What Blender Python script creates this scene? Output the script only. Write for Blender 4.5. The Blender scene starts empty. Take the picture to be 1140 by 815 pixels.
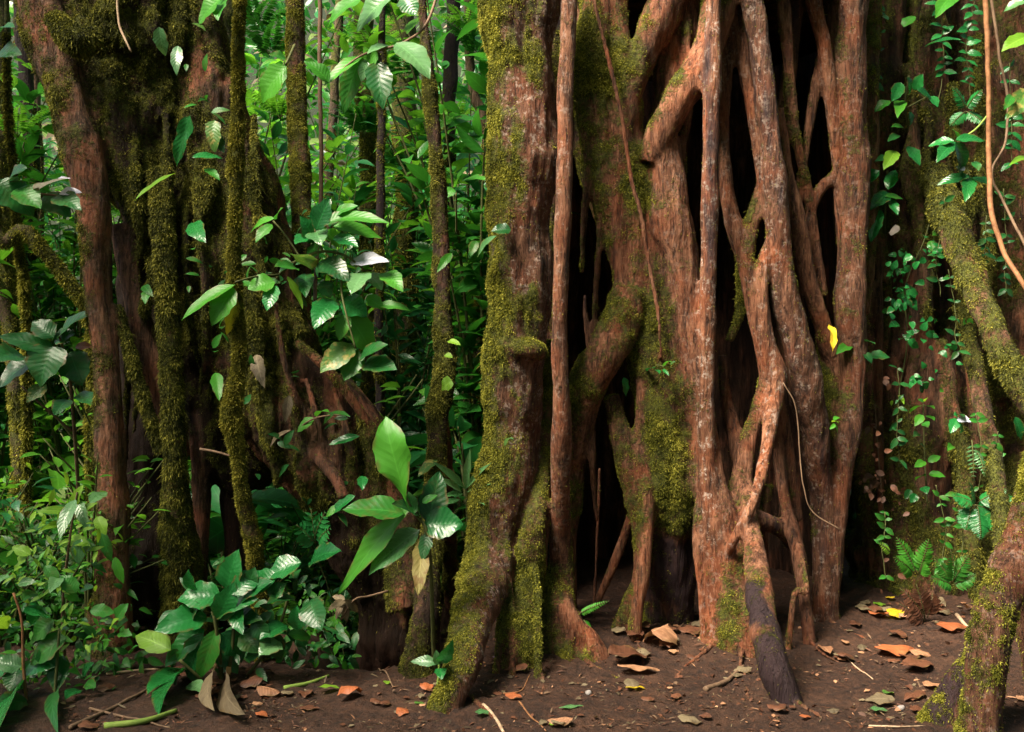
import bpy, math, random
import numpy as np
from mathutils import Vector

R = np.random.default_rng(11)
random.seed(11)
scene = bpy.context.scene
COL = scene.collection
F, CX, CY, CAMZ = 1140.0, 570.0, 407.5, 1.35      # photo pixels, eye height in metres


# ---------------------------------------------------------------- numbers
def P(px, py, d):
    return np.array([(px - CX) / F * d, d, CAMZ - (py - CY) / F * d])


def _hash(ix, iy, iz, seed):
    h = (ix.astype(np.uint32) * np.uint32(374761393) + iy.astype(np.uint32) * np.uint32(668265263)
         + iz.astype(np.uint32) * np.uint32(2147483647) + np.uint32(seed * 97 + 13) * np.uint32(2246822519))
    h = (h ^ (h >> np.uint32(13))) * np.uint32(1274126177)
    h = h ^ (h >> np.uint32(16))
    return (h & np.uint32(0xFFFFFF)).astype(np.float64) / 0xFFFFFF


def vnoise(p, seed=0):
    with np.errstate(over='ignore'):
        p = np.asarray(p, float)
        i = np.floor(p).astype(np.int64)
        f = p - i
        u = f * f * (3 - 2 * f)
        out = 0
        for dx in (0, 1):
            wx = u[:, 0] if dx else 1 - u[:, 0]
            for dy in (0, 1):
                wy = u[:, 1] if dy else 1 - u[:, 1]
                for dz in (0, 1):
                    wz = u[:, 2] if dz else 1 - u[:, 2]
                    out = out + wx * wy * wz * _hash(i[:, 0] + dx, i[:, 1] + dy, i[:, 2] + dz, seed)
    return out * 2 - 1


def fbm(p, oct=4, seed=0, gain=0.5):
    p = np.asarray(p, float)
    s, a, n = 0, 1.0, 0
    for k in range(oct):
        s = s + a * vnoise(p * (2.03 ** k) + 17.3 * k, seed + k)
        n += a
        a *= gain
    return s / n


def sm(x, a, b):
    t = np.clip((np.asarray(x, float) - a) / (b - a), 0, 1)
    return t * t * (3 - 2 * t)


def gz(x, y):
    x = np.atleast_1d(np.asarray(x, float)); y = np.atleast_1d(np.asarray(y, float))
    p = np.stack([x, y, x * 0], 1)
    z = fbm(p * 0.9, 2, 3) * 0.035 * (1 + 3 * sm(y, 7, 10)) + fbm(p * 5, 3, 5) * 0.022
    z = z + 0.10 * sm(x, 1.5, 2.6) * sm(y, 3.9, 5.2)
    z = z - 0.25 * sm(-x, 0.3, 1.5) * sm(y, 5.0, 6.5)
    pit = np.exp(-((x + 0.62) / 0.30) ** 4) * sm(y, 4.60, 4.95) * sm(-y, -6.4, -5.6)
    rho = np.sqrt(((x - 0.86) / 1.12) ** 2 + ((y - 5.95) / 1.08) ** 2)
    z = z + 0.06 * np.exp(-np.clip(rho - 0.95, 0, None) ** 2 / 0.03)
    z = z - 0.42 * pit
    z = z + np.clip(y - 9.0, 0, None) * 0.16 + np.clip(y - 15.0, 0, None) * 0.55 * sm(y, 15, 19)
    return z


def G(px, py):
    d = CAMZ * F / max(py - CY, 5)
    for _ in range(8):
        p = P(px, py, d)
        d = (CAMZ - gz(p[0], p[1])[0]) * F / max(py - CY, 5)
    p = P(px, py, d)
    p[2] = gz(p[0], p[1])[0]
    return p


def unit(v):
    v = np.asarray(v, float)
    return v / np.maximum(np.linalg.norm(v, axis=-1, keepdims=True), 1e-9)


# ---------------------------------------------------------------- materials
def nodes_of(name):
    m = bpy.data.materials.new(name)
    m.use_nodes = True
    nt = m.node_tree
    nt.nodes.clear()
    return m, nt


class N:
    def __init__(self, nt):
        self.nt = nt

    def __call__(self, t, **kw):
        n = self.nt.nodes.new(t)
        ins = kw.pop('i', {})
        for k, v in kw.items():
            setattr(n, k, v)
        for k, v in ins.items():
            s = n.inputs[k]
            if hasattr(v, 'is_output') or isinstance(v, bpy.types.NodeSocket):
                self.nt.links.new(v, s)
            else:
                s.default_value = v
        return n

    def noise(self, vec, scale, detail=4, rough=0.55, dist=0.0):
        return self('ShaderNodeTexNoise', i={'Vector': vec, 'Scale': scale, 'Detail': detail, 'Roughness': rough, 'Distortion': dist}).outputs[0]

    def ramp(self, fac, stops):
        n = self('ShaderNodeValToRGB', i={'Fac': fac})
        el = n.color_ramp.elements
        while len(el) > 1:
            el.remove(el[-1])
        el[0].position = stops[0][0]; el[0].color = (*stops[0][1], 1)
        for p, c in stops[1:]:
            e = el.new(p); e.color = (*c, 1)
        return n.outputs[0]

    def smooth(self, v, a, b):
        return self('ShaderNodeMapRange', interpolation_type='SMOOTHSTEP', i={'Value': v, 'From Min': a, 'From Max': b}).outputs[0]

    def math(self, op, a, b=0.0):
        return self('ShaderNodeMath', operation=op, i={0: a, 1: b}).outputs[0]

    def mix(self, f, a, b, mode='MIX'):
        n = self('ShaderNodeMix', data_type='RGBA', blend_type=mode)
        for idx, v in ((0, f), (6, a), (7, b)):
            if isinstance(v, bpy.types.NodeSocket):
                self.nt.links.new(v, n.inputs[idx])
            else:
                n.inputs[idx].default_value = (*v, 1) if isinstance(v, tuple) and len(v) == 3 else v
        return n.outputs[2]

    def scale(self, vec, s):
        return self('ShaderNodeMapping', i={'Vector': vec, 'Scale': s}).outputs[0]


def out(nt, sock):
    o = nt.nodes.new('ShaderNodeOutputMaterial')
    nt.links.new(sock, o.inputs[0])


def mat_bark(name, dark, mid, light, red, damp_shade=(0.026, 0.018, 0.021)):
    m, nt = nodes_of(name)
    n = N(nt)
    tc = n('ShaderNodeTexCoord').outputs['Object']
    at = n('ShaderNodeAttribute', attribute_name='mask')
    sp = n('ShaderNodeSeparateColor', i={0: at.outputs['Color']})
    moss, lich, wet = sp.outputs[0], sp.outputs[1], sp.outputs[2]
    stretched = n.scale(tc, (1, 1, 0.17))
    a = n.noise(stretched, 24, 7, 0.62, 0.5)
    b = n.noise(tc, 4.5, 3, 0.55)
    c = n.noise(n.scale(tc, (1, 1, 0.22)), 95, 6, 0.7)
    col = n.ramp(a, [(0.32, dark), (0.5, mid), (0.74, light)])
    col = n.mix(n.smooth(b, 0.42, 0.66), col, n.ramp(a, [(0.3, tuple(x * 0.45 for x in red)), (0.7, red)]))
    col = n.mix(n.math('MULTIPLY', n.smooth(c, 0.51, 0.66), 0.5), col, light)
    col = n.mix(n.math('MULTIPLY', n.smooth(c, 0.48, 0.36), 0.6), col, dark)
    # small pale scars across the grain, and each root its own tone
    sc_ = n.math('MULTIPLY', n.smooth(n.noise(n.scale(tc, (14, 14, 62)), 1.0, 3, 0.6), 0.62, 0.70), 0.3)
    col = n.mix(sc_, col, light)
    cr = n.math('MULTIPLY', n.smooth(n.noise(n.scale(tc, (46, 46, 7)), 1.0, 4, 0.65), 0.42, 0.35), 0.6)
    col = n.mix(cr, col, tuple(x * 0.5 for x in dark))
    hs = n('ShaderNodeHueSaturation', i={'Color': col, 'Value': at.outputs['Alpha']})
    col = hs.outputs[0]
    # pale crusty patches
    l1 = n.smooth(n.noise(tc, 22, 5, 0.7), 0.50, 0.60)
    l2 = n.smooth(n.noise(tc, 70, 3, 0.6), 0.40, 0.60)
    lf = n.math('MULTIPLY', n.math('MULTIPLY', l1, l2), lich)
    col = n.mix(lf, col, n.ramp(n.noise(tc, 40, 2), [(0.3, (0.24, 0.16, 0.12)), (0.7, (0.46, 0.37, 0.32))]))
    # dark soaked stains; on the buttress and hollow walls, shade painted into the colour
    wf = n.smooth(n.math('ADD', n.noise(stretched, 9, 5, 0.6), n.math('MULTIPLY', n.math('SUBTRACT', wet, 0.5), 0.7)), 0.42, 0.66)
    col = n.mix(n.math('MULTIPLY', wf, 0.95), col, damp_shade)
    # thin moss film under the moss tufts
    mf = n.smooth(n.math('ADD', n.math('ADD', moss, n.math('MULTIPLY', n.math('SUBTRACT', n.noise(tc, 17, 4, 0.6), 0.5), 0.9)), n.math('MULTIPLY', n.math('SUBTRACT', n.noise(tc, 60, 5, 0.7), 0.5), 1.1)), 0.32, 0.72)
    mc = n.ramp(n.noise(tc, 48, 6, 0.72), [(0.32, (0.018, 0.021, 0.005)), (0.52, (0.085, 0.092, 0.013)), (0.70, (0.19, 0.19, 0.028))])
    col = n.mix(mf, col, mc)
    h = n.math('ADD', n.math('SUBTRACT', n.math('MULTIPLY', a, 0.8), n.math('MULTIPLY', cr, 0.35)), n.math('ADD', n.math('MULTIPLY', c, 0.28), n.math('MULTIPLY', n.math('MULTIPLY', n.noise(tc, 150, 3, 0.7), mf), 0.7)))
    bp = n('ShaderNodeBump', i={'Height': h, 'Strength': 1.0, 'Distance': 0.03}).outputs[0]
    rough = n.math('SUBTRACT', 0.85, n.math('MULTIPLY', wf, 0.25))
    s = n('ShaderNodeBsdfPrincipled', i={'Base Color': col, 'Roughness': rough, 'Normal': bp, 'Specular IOR Level': n.math('SUBTRACT', 0.3, n.math('MULTIPLY', wf, 0.2))})
    out(nt, s.outputs[0])
    return m


def mat_moss(name, stops):
    m, nt = nodes_of(name)
    n = N(nt)
    rnd = n('ShaderNodeAttribute', attribute_name='rnd').outputs['Fac']
    tc = n('ShaderNodeTexCoord').outputs['Object']
    f = n.math('ADD', n.math('MULTIPLY', rnd, 0.75), n.math('MULTIPLY', n.noise(tc, 5, 4), 0.35))
    col = n.ramp(f, stops)
    d = n('ShaderNodeBsdfPrincipled', i={'Base Color': col, 'Roughness': 0.8, 'Specular IOR Level': 0.2})
    t = n('ShaderNodeBsdfTranslucent', i={'Color': col})
    out(nt, n('ShaderNodeMixShader', i={0: 0.3, 1: d.outputs[0], 2: t.outputs[0]}).outputs[0])
    return m


def mat_leaf(name, dark, light, trans=0.3, rough=0.38, veins=9.0, vein_amt=0.35, spots=0.0, spot_col=(0.2, 0.16, 0.03), sheen=0.35, rib=None):
    m, nt = nodes_of(name)
    n = N(nt)
    rnd = n('ShaderNodeAttribute', attribute_name='rnd').outputs['Fac']
    tc = n('ShaderNodeTexCoord')
    uv = n('ShaderNodeSeparateXYZ', i={0: tc.outputs['UV']})
    obj = tc.outputs['Object']
    s = n.math('ABSOLUTE', n.math('SUBTRACT', uv.outputs[1], 0.5))          # 0 at the midrib, .5 at the edge
    ph = n.math('MULTIPLY', n.math('SUBTRACT', uv.outputs[0], n.math('MULTIPLY', s, 0.42)), veins)
    saw = n.math('ABSOLUTE', n.math('SUBTRACT', n.math('FRACT', ph), 0.5))     # .5 on a side vein
    vein = n.smooth(saw, 0.40, 0.5)
    ribm = n.math('SUBTRACT', 1.0, n.smooth(s, 0.008, 0.035))
    va = n.math('MULTIPLY', n.math('MAXIMUM', n.math('MULTIPLY', vein, 0.6), ribm), vein_amt)
    f = n.math('ADD', n.math('MULTIPLY', rnd, 0.75), n.math('MULTIPLY', n.noise(obj, 9, 4), 0.4))
    col = n.ramp(f, [(0.15, dark), (0.85, light)])
    col = n.mix(va, col, rib or tuple(min(1, x * 1.9 + 0.02) for x in light))
    if spots:
        sf = n.math('MULTIPLY', n.smooth(n.noise(obj, 26, 5, 0.65), 0.50, 0.62), spots)
        col = n.mix(sf, col, spot_col)
    ed = n.math('MULTIPLY', n.math('MULTIPLY', n.smooth(s, 0.36, 0.49), n.smooth(n.noise(obj, 17, 3), 0.50, 0.60)), 0.75)
    col = n.mix(ed, col, (0.11, 0.065, 0.02))
    h = n.math('ADD', n.math('MULTIPLY', saw, -1.2), n.math('MULTIPLY', n.noise(obj, 70, 3), 0.25))
    bp = n('ShaderNodeBump', i={'Height': h, 'Strength': 0.28, 'Distance': 0.004}).outputs[0]
    rg = n.math('ADD', rough - 0.08, n.math('MULTIPLY', n.noise(obj, 30, 3), 0.2))
    d = n('ShaderNodeBsdfPrincipled', i={'Base Color': col, 'Roughness': rg, 'Normal': bp, 'Specular IOR Level': sheen})
    tcol = n.mix(0.5, col, tuple(min(1, a * b) for a, b in zip(light, (2.2, 1.9, 0.9))))
    t = n('ShaderNodeBsdfTranslucent', i={'Color': tcol})
    out(nt, n('ShaderNodeMixShader', i={0: trans, 1: d.outputs[0], 2: t.outputs[0]}).outputs[0])
    return m


def mat_plain(name, c1, c2, scale=20, rough=0.75, bump=0.5, stretch=(1, 1, 1)):
    m, nt = nodes_of(name)
    n = N(nt)
    tc = n.scale(n('ShaderNodeTexCoord').outputs['Object'], stretch)
    a = n.noise(tc, scale, 6, 0.65)
    bp = n('ShaderNodeBump', i={'Height': a, 'Strength': bump, 'Distance': 0.006}).outputs[0]
    s = n('ShaderNodeBsdfPrincipled', i={'Base Color': n.ramp(a, [(0.3, c1), (0.7, c2)]), 'Roughness': rough, 'Normal': bp, 'Specular IOR Level': 0.3})
    out(nt, s.outputs[0])
    return m


def mat_soil():
    m, nt = nodes_of('soil')
    n = N(nt)
    tc = n('ShaderNodeTexCoord').outputs['Object']
    a = n.noise(tc, 3.0, 6, 0.6)
    b = n.noise(tc, 28, 8, 0.68)
    c = n.noise(tc, 160, 4, 0.6)
    col = n.ramp(b, [(0.28, (0.008, 0.004, 0.0025)), (0.5, (0.034, 0.0135, 0.0068)), (0.72, (0.075, 0.031, 0.015))])
    col = n.mix(n.smooth(a, 0.45, 0.7), col, n.ramp(b, [(0.3, (0.024, 0.010, 0.005)), (0.7, (0.10, 0.045, 0.024))]))
    col = n.mix(n.smooth(n.noise(tc, 60, 5, 0.7), 0.60, 0.70), col, (0.10, 0.045, 0.022))
    ns = n('ShaderNodeSeparateXYZ', i={0: n('ShaderNodeTexCoord').outputs['Object']})
    far = n.smooth(ns.outputs[1], 7.0, 9.5)
    col = n.mix(far, col, n.ramp(b, [(0.3, (0.004, 0.007, 0.002)), (0.7, (0.010, 0.020, 0.005))]))
    h = n.math('ADD', n.math('MULTIPLY', b, 1.0), n.math('MULTIPLY', c, 0.35))
    bp = n('ShaderNodeBump', i={'Height': h, 'Strength': 1.0, 'Distance': 0.025}).outputs[0]
    rg = n.math('ADD', n.math('ADD', 0.5, n.math('MULTIPLY', b, 0.45)), far)
    s = n('ShaderNodeBsdfPrincipled', i={'Base Color': col, 'Roughness': rg, 'Normal': bp, 'Specular IOR Level': 0.35})
    out(nt, s.outputs[0])
    return m


M = {}
M['bark_fig'] = mat_bark('bark_fig', (0.020, 0.0075, 0.004), (0.110, 0.042, 0.020), (0.29, 0.135, 0.078), (0.20, 0.056, 0.020))
M['bark_dark'] = mat_bark('bark_dark', (0.014, 0.008, 0.005), (0.062, 0.029, 0.015), (0.22, 0.105, 0.060), (0.24, 0.078, 0.038), (0.013, 0.008, 0.006))  # last colour near black, standing in for shade on the buttress
M['bark_far'] = mat_bark('bark_far', (0.020, 0.014, 0.009), (0.075, 0.047, 0.028), (0.17, 0.115, 0.07), (0.12, 0.065, 0.035))
M['moss'] = mat_moss('moss', [(0.2, (0.022, 0.027, 0.004)), (0.42, (0.095, 0.102, 0.012)), (0.62, (0.22, 0.215, 0.025)), (0.9, (0.42, 0.385, 0.06))])
M['moss_bright'] = mat_moss('moss_bright', [(0.15, (0.045, 0.048, 0.007)), (0.45, (0.13, 0.125, 0.015)), (0.7, (0.25, 0.225, 0.028)), (0.95, (0.40, 0.35, 0.06))])
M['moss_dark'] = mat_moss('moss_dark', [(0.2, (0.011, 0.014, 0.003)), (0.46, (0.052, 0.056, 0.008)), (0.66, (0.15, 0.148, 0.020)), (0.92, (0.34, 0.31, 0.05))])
M['leaf'] = mat_leaf('leaf', (0.008, 0.065, 0.008), (0.032, 0.185, 0.020), spots=0.35, spot_col=(0.10, 0.10, 0.02))
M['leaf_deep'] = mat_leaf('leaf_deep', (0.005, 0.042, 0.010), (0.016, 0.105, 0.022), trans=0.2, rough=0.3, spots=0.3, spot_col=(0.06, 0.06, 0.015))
M['leaf_glossy'] = mat_leaf('leaf_glossy', (0.005, 0.062, 0.014), (0.017, 0.165, 0.034), trans=0.22, rough=0.25, vein_amt=0.26, sheen=0.4)
M['leaf_bright'] = mat_leaf('leaf_bright', (0.022, 0.135, 0.010), (0.065, 0.27, 0.022), trans=0.35, rough=0.40, vein_amt=0.22)
M['leaf_lime'] = mat_leaf('leaf_lime', (0.09, 0.23, 0.012), (0.20, 0.38, 0.03), trans=0.4, rough=0.45)
M['leaf_pale'] = mat_leaf('leaf_pale', (0.035, 0.13, 0.040), (0.10, 0.23, 0.085), trans=0.25, rough=0.27, vein_amt=0.3, sheen=0.7)
M['leaf_silver'] = mat_leaf('leaf_silver', (0.20, 0.22, 0.27), (0.42, 0.42, 0.52), trans=0.2, rough=0.3, vein_amt=0.55, rib=(0.10, 0.17, 0.12), sheen=0.8)
M['leaf_spotted'] = mat_leaf('leaf_spotted', (0.03, 0.09, 0.015), (0.07, 0.17, 0.03), trans=0.25, spots=0.9, spot_col=(0.30, 0.25, 0.07))
M['leaf_yellow'] = mat_leaf('leaf_yellow', (0.45, 0.30, 0.01), (0.70, 0.50, 0.03), trans=0.3, rough=0.5, spots=0.4, spot_col=(0.4, 0.2, 0.02))
M['leaf_withered'] = mat_leaf('leaf_withered', (0.15, 0.12, 0.03), (0.30, 0.26, 0.09), trans=0.2, rough=0.6, spots=0.7, spot_col=(0.13, 0.06, 0.02))
M['leaf_dead'] = mat_leaf('leaf_dead', (0.06, 0.045, 0.025), (0.17, 0.13, 0.075), trans=0.1, rough=0.65, spots=0.6, spot_col=(0.05, 0.03, 0.02))
M['leaf_brown'] = mat_leaf('leaf_brown', (0.05, 0.018, 0.009), (0.125, 0.048, 0.024), trans=0.05, rough=0.55, spots=0.6, spot_col=(0.04, 0.018, 0.01), veins=8)
M['leaf_orange'] = mat_leaf('leaf_orange', (0.17, 0.050, 0.018), (0.36, 0.105, 0.038), trans=0.08, rough=0.5, spots=0.5, spot_col=(0.17, 0.05, 0.02), veins=8)
M['leaf_tan'] = mat_leaf('leaf_tan', (0.19, 0.085, 0.042), (0.40, 0.21, 0.115), trans=0.08, rough=0.6, spots=0.5, spot_col=(0.14, 0.06, 0.03), veins=8, vein_amt=0.5)
M['leaf_purple'] = mat_leaf('leaf_purple', (0.10, 0.05, 0.11), (0.26, 0.17, 0.30), trans=0.1, rough=0.45)
M['petal'] = mat_leaf('petal', (0.45, 0.33, 0.52), (0.62, 0.50, 0.68), trans=0.3, rough=0.5, vein_amt=0.1)
M['far_leaf'] = mat_leaf('far_leaf', (0.006, 0.055, 0.008), (0.032, 0.18, 0.022), trans=0.33, rough=0.31, veins=6)
M['far_leaf_blue'] = mat_leaf('far_leaf_blue', (0.004, 0.052, 0.014), (0.018, 0.15, 0.036), trans=0.25, rough=0.30, veins=6, sheen=0.6)
M['far_leaf_light'] = mat_leaf('far_leaf_light', (0.035, 0.17, 0.012), (0.11, 0.33, 0.03), trans=0.42, rough=0.42, veins=6)
M['far_leaf_pale'] = mat_leaf('far_leaf_pale', (0.05, 0.13, 0.06), (0.20, 0.32, 0.16), trans=0.35, rough=0.30, veins=6, sheen=0.6)
M['stem'] = mat_plain('stem', (0.035, 0.045, 0.012), (0.10, 0.105, 0.03))
M['twig'] = mat_plain('twig', (0.07, 0.040, 0.024), (0.20, 0.125, 0.075), 30, stretch=(1, 1, 0.4))
M['twig_pale'] = mat_plain('twig_pale', (0.25, 0.16, 0.10), (0.50, 0.36, 0.24), 30)
M['vine_red'] = mat_plain('vine_red', (0.11, 0.045, 0.018), (0.30, 0.14, 0.06), 30)
M['stem_green'] = mat_plain('stem_green', (0.12, 0.20, 0.03), (0.22, 0.30, 0.06), 20)
M['pebble'] = mat_plain('pebble', (0.16, 0.14, 0.13), (0.36, 0.33, 0.32), 40)
M['soil'] = mat_soil()


# ---------------------------------------------------------------- mesh helpers
def mesh_from(name, verts, faces, uv=None, attrs=None, mats=(), smooth=True, normals=None, midx=None):
    """faces: (n,3) or (n,4) int array, or a list of such arrays."""
    if not isinstance(faces, (list, tuple)):
        faces = [faces]
    faces = [np.asarray(f, np.int64) for f in faces if len(f)]
    me = bpy.data.meshes.new(name)
    verts = np.asarray(verts, np.float32)
    loops = np.concatenate([f.reshape(-1) for f in faces]) if faces else np.zeros(0, np.int64)
    counts = np.concatenate([np.full(len(f), f.shape[1]) for f in faces]) if faces else np.zeros(0, np.int64)
    starts = np.concatenate([[0], np.cumsum(counts)[:-1]]) if len(counts) else counts
    me.vertices.add(len(verts)); me.vertices.foreach_set('co', verts.reshape(-1))
    me.loops.add(len(loops)); me.loops.foreach_set('vertex_index', loops.astype(np.int32))
    me.polygons.add(len(counts)); me.polygons.foreach_set('loop_start', starts.astype(np.int32))
    me.polygons.foreach_set('loop_total', counts.astype(np.int32))
    if smooth:
        me.polygons.foreach_set('use_smooth', np.ones(len(counts), bool))
    if uv is not None:
        l = me.uv_layers.new(name='UVMap')
        l.data.foreach_set('uv', np.asarray(uv, np.float32)[loops].reshape(-1))
    for k, v in (attrs or {}).items():
        v = np.asarray(v, np.float32)
        if v.ndim == 1:
            a = me.attributes.new(k, 'FLOAT', 'POINT'); a.data.foreach_set('value', v)
        else:
            a = me.attributes.new(k, 'FLOAT_COLOR', 'POINT')
            a.data.foreach_set('color', (v if v.shape[1] == 4 else np.concatenate([v, np.ones((len(v), 1), np.float32)], 1)).reshape(-1))
    for m in mats:
        me.materials.append(M[m])
    if midx is not None:
        me.polygons.foreach_set('material_index', np.asarray(midx, np.int32))
    me.update(calc_edges=True)
    if normals is not None:
        me.normals_split_custom_set_from_vertices(np.asarray(normals, np.float32).tolist())
    return me


def link(name, me, parent=None):
    o = bpy.data.objects.new(name, me)
    COL.objects.link(o)
    if parent is not None:
        o.parent = parent
    return o


def tag(o, label=None, cat=None, group=None, kind=None):
    if label: o['label'] = label
    if cat: o['category'] = cat
    if group: o['group'] = group
    if kind: o['kind'] = kind
    return o


def empty(name, loc, label, cat, group=None):
    o = bpy.data.objects.new(name, None)
    o.empty_display_size = 0.1
    COL.objects.link(o)
    o.location = loc
    return tag(o, label, cat, group)


class Acc:
    """collects verts / faces / uv / rnd of several pieces into one mesh"""
    def __init__(self):
        self.v, self.f, self.uv, self.r, self.n = [], [], [], [], 0

    def add(self, v, f, uv=None, r=None):
        v = np.asarray(v, float)
        f = [f] if not isinstance(f, list) else f
        for q in f:
            self.f.append(np.asarray(q) + self.n)
        self.v.append(v)
        self.uv.append(np.zeros((len(v), 2)) if uv is None else uv)
        self.r.append(np.full(len(v), 0.5) if r is None else np.broadcast_to(r, (len(v),)))
        self.n += len(v)
        return self

    def obj(self, name, mats, parent=None, origin=None):
        mats = [mats] if isinstance(mats, str) else mats
        o3 = np.zeros(3) if origin is None else np.asarray(origin, float)
        q = [f for f in self.f if f.shape[1] == 4]; t = [f for f in self.f if f.shape[1] == 3]
        fs = ([np.concatenate(q)] if q else []) + ([np.concatenate(t)] if t else [])
        me = mesh_from(name, np.concatenate(self.v) - o3, fs, np.concatenate(self.uv), {'rnd': np.concatenate(self.r)}, mats)
        return link(name, me, parent)


def spline(pts, step=0.03, nmin=4):
    """Catmull-Rom through (k, c) rows; the first three columns are xyz"""
    pts = np.asarray(pts, float)
    if len(pts) == 2:
        pts = np.stack([pts[0], (pts[0] + pts[1]) / 2, pts[1]])
    q = np.concatenate([[2 * pts[0] - pts[1]], pts, [2 * pts[-1] - pts[-2]]])
    res = []
    for k in range(1, len(q) - 2):
        L = np.linalg.norm(q[k + 1, :3] - q[k, :3])
        m = max(nmin, int(L / step))
        t = np.linspace(0, 1, m, endpoint=False)[:, None]
        a, b, c, d = q[k - 1], q[k], q[k + 1], q[k + 2]
        res.append(0.5 * (2 * b + (c - a) * t + (2 * a - 5 * b + 4 * c - d) * t ** 2 + (3 * b - a - 3 * c + d) * t ** 3))
    res.append(q[-2][None])
    return np.concatenate(res)


def tube(path, ns=10, cap=True, uvs=False):
    """path: (k, 4) xyz + radius -> closed tube"""
    p, r = path[:, :3], np.maximum(path[:, 3], 0.0006)
    k = len(p)
    t = unit(np.gradient(p, axis=0))
    ref = np.array([0.0, 1.0, 0.0]) if abs(t[:, 1]).mean() < 0.8 else np.array([1.0, 0, 0])
    a = unit(np.cross(t, ref)); b = np.cross(t, a)
    ang = np.linspace(0, 2 * math.pi, ns, endpoint=False)
    v = p[:, None] + r[:, None, None] * (a[:, None] * np.cos(ang)[None, :, None] + b[:, None] * np.sin(ang)[None, :, None])
    v = v.reshape(-1, 3)
    i = np.arange(k - 1)[:, None] * ns; j = np.arange(ns)[None]; j2 = (j + 1) % ns
    f = np.stack([i + j, i + j2, i + ns + j2, i + ns + j], -1).reshape(-1, 4)
    tri = []
    if cap:
        c0, c1 = len(v), len(v) + 1
        v = np.concatenate([v, p[:1], p[-1:]])
        jj = np.arange(ns)
        tri = np.concatenate([np.stack([np.full(ns, c0), (jj + 1) % ns, jj], 1),
                              np.stack([np.full(ns, c1), (k - 1) * ns + jj, (k - 1) * ns + (jj + 1) % ns], 1)])
    return v, ([f, tri] if len(tri) else [f])


# ---------------------------------------------------------------- leaves
def profile(kind, t):
    if kind == 'lance':
        w = np.sin(math.pi * np.clip(t, 0, 1) ** 0.85) ** 1.15
    elif kind == 'obov':
        w = np.sin(math.pi * t ** 1.35) ** 0.85
    elif kind == 'heart':
        w = np.clip(np.sin(math.pi * np.clip(t * 0.93 + 0.07, 0, 1) ** 0.62), 0, 1) ** 0.9
    elif kind == 'strap':
        w = np.clip(np.minimum(t * 6, (1 - t) * 2.2), 0, 1) ** 0.6
    else:
        w = np.sin(math.pi * t ** 0.78) ** 0.85
    return np.maximum(w, 0.02) * np.where(t > 0.995, 0.05, 1)


def leaves(base, dirv, nrm, L, W, bow=0.2, fold=0.25, kind='ovate', ns=5, nx=2, wave=0.0, rnd=None, curl=0.0):
    """many leaves in one go; every argument may be an (N,..) array. -> verts, faces, uv, rnd"""
    base = np.atleast_2d(np.asarray(base, float)); n_ = len(base)
    dirv = unit(np.broadcast_to(dirv, (n_, 3)))
    nrm = np.broadcast_to(nrm, (n_, 3)).astype(float)
    nrm = unit(nrm - dirv * (nrm * dirv).sum(1, keepdims=True))
    side = np.cross(dirv, nrm)
    L, W, bow, fold, wave, curl = [np.broadcast_to(np.asarray(q, float), (n_,))[:, None, None] for q in (L, W, bow, fold, wave, curl)]
    t = np.linspace(0, 1, ns + 1); s = np.linspace(-1, 1, nx + 1)
    T, S = np.meshgrid(t, s, indexing='ij')
    w = profile(kind, T)[None]
    T, S = T[None], S[None]
    ph = R.random((n_, 1, 1)) * 6.28
    z = -bow * L * T ** 2 + fold * np.abs(S) * w * W * 0.5 + wave * W * np.sin(T * 13 + ph + S * 1.5) * np.abs(S) * 0.5 + wave * L * 0.25 * np.sin(T * 5 + ph) * T \
        - curl * W * 0.5 * w * S ** 2
    x = L * T * (1 - 0.35 * np.minimum(np.abs(bow), 1) * T)
    y = W * 0.5 * w * S * (1 - 0.25 * np.abs(fold)) * (1 + (0.07 * np.sin(T * 23 + ph * 3 + 2 * S) + 0.05 * np.sin(T * 9 + ph * 5 - S)) * (ns > 6)) + L * 0.05 * np.sin(ph * 7) * T ** 2 * (ns > 6)
    v = base[:, None, None] + dirv[:, None, None] * x[..., None] + side[:, None, None] * y[..., None] + nrm[:, None, None] * z[..., None]
    K = (ns + 1) * (nx + 1)
    v = v.reshape(-1, 3)
    i = np.arange(ns)[:, None] * (nx + 1) + np.arange(nx)[None]
    f = np.stack([i, i + nx + 1, i + nx + 2, i + 1], -1).reshape(-1, 4)
    f = (f[None] + (np.arange(n_) * K)[:, None, None]).reshape(-1, 4)
    uv = np.tile(np.stack([np.broadcast_to(T, (1, ns + 1, nx + 1)), np.broadcast_to(S * 0.5 + 0.5, (1, ns + 1, nx + 1))], -1).reshape(-1, 2), (n_, 1))
    rr = np.repeat(R.random(n_) if rnd is None else np.broadcast_to(rnd, (n_,)), K)
    return v, f, uv, rr


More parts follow.
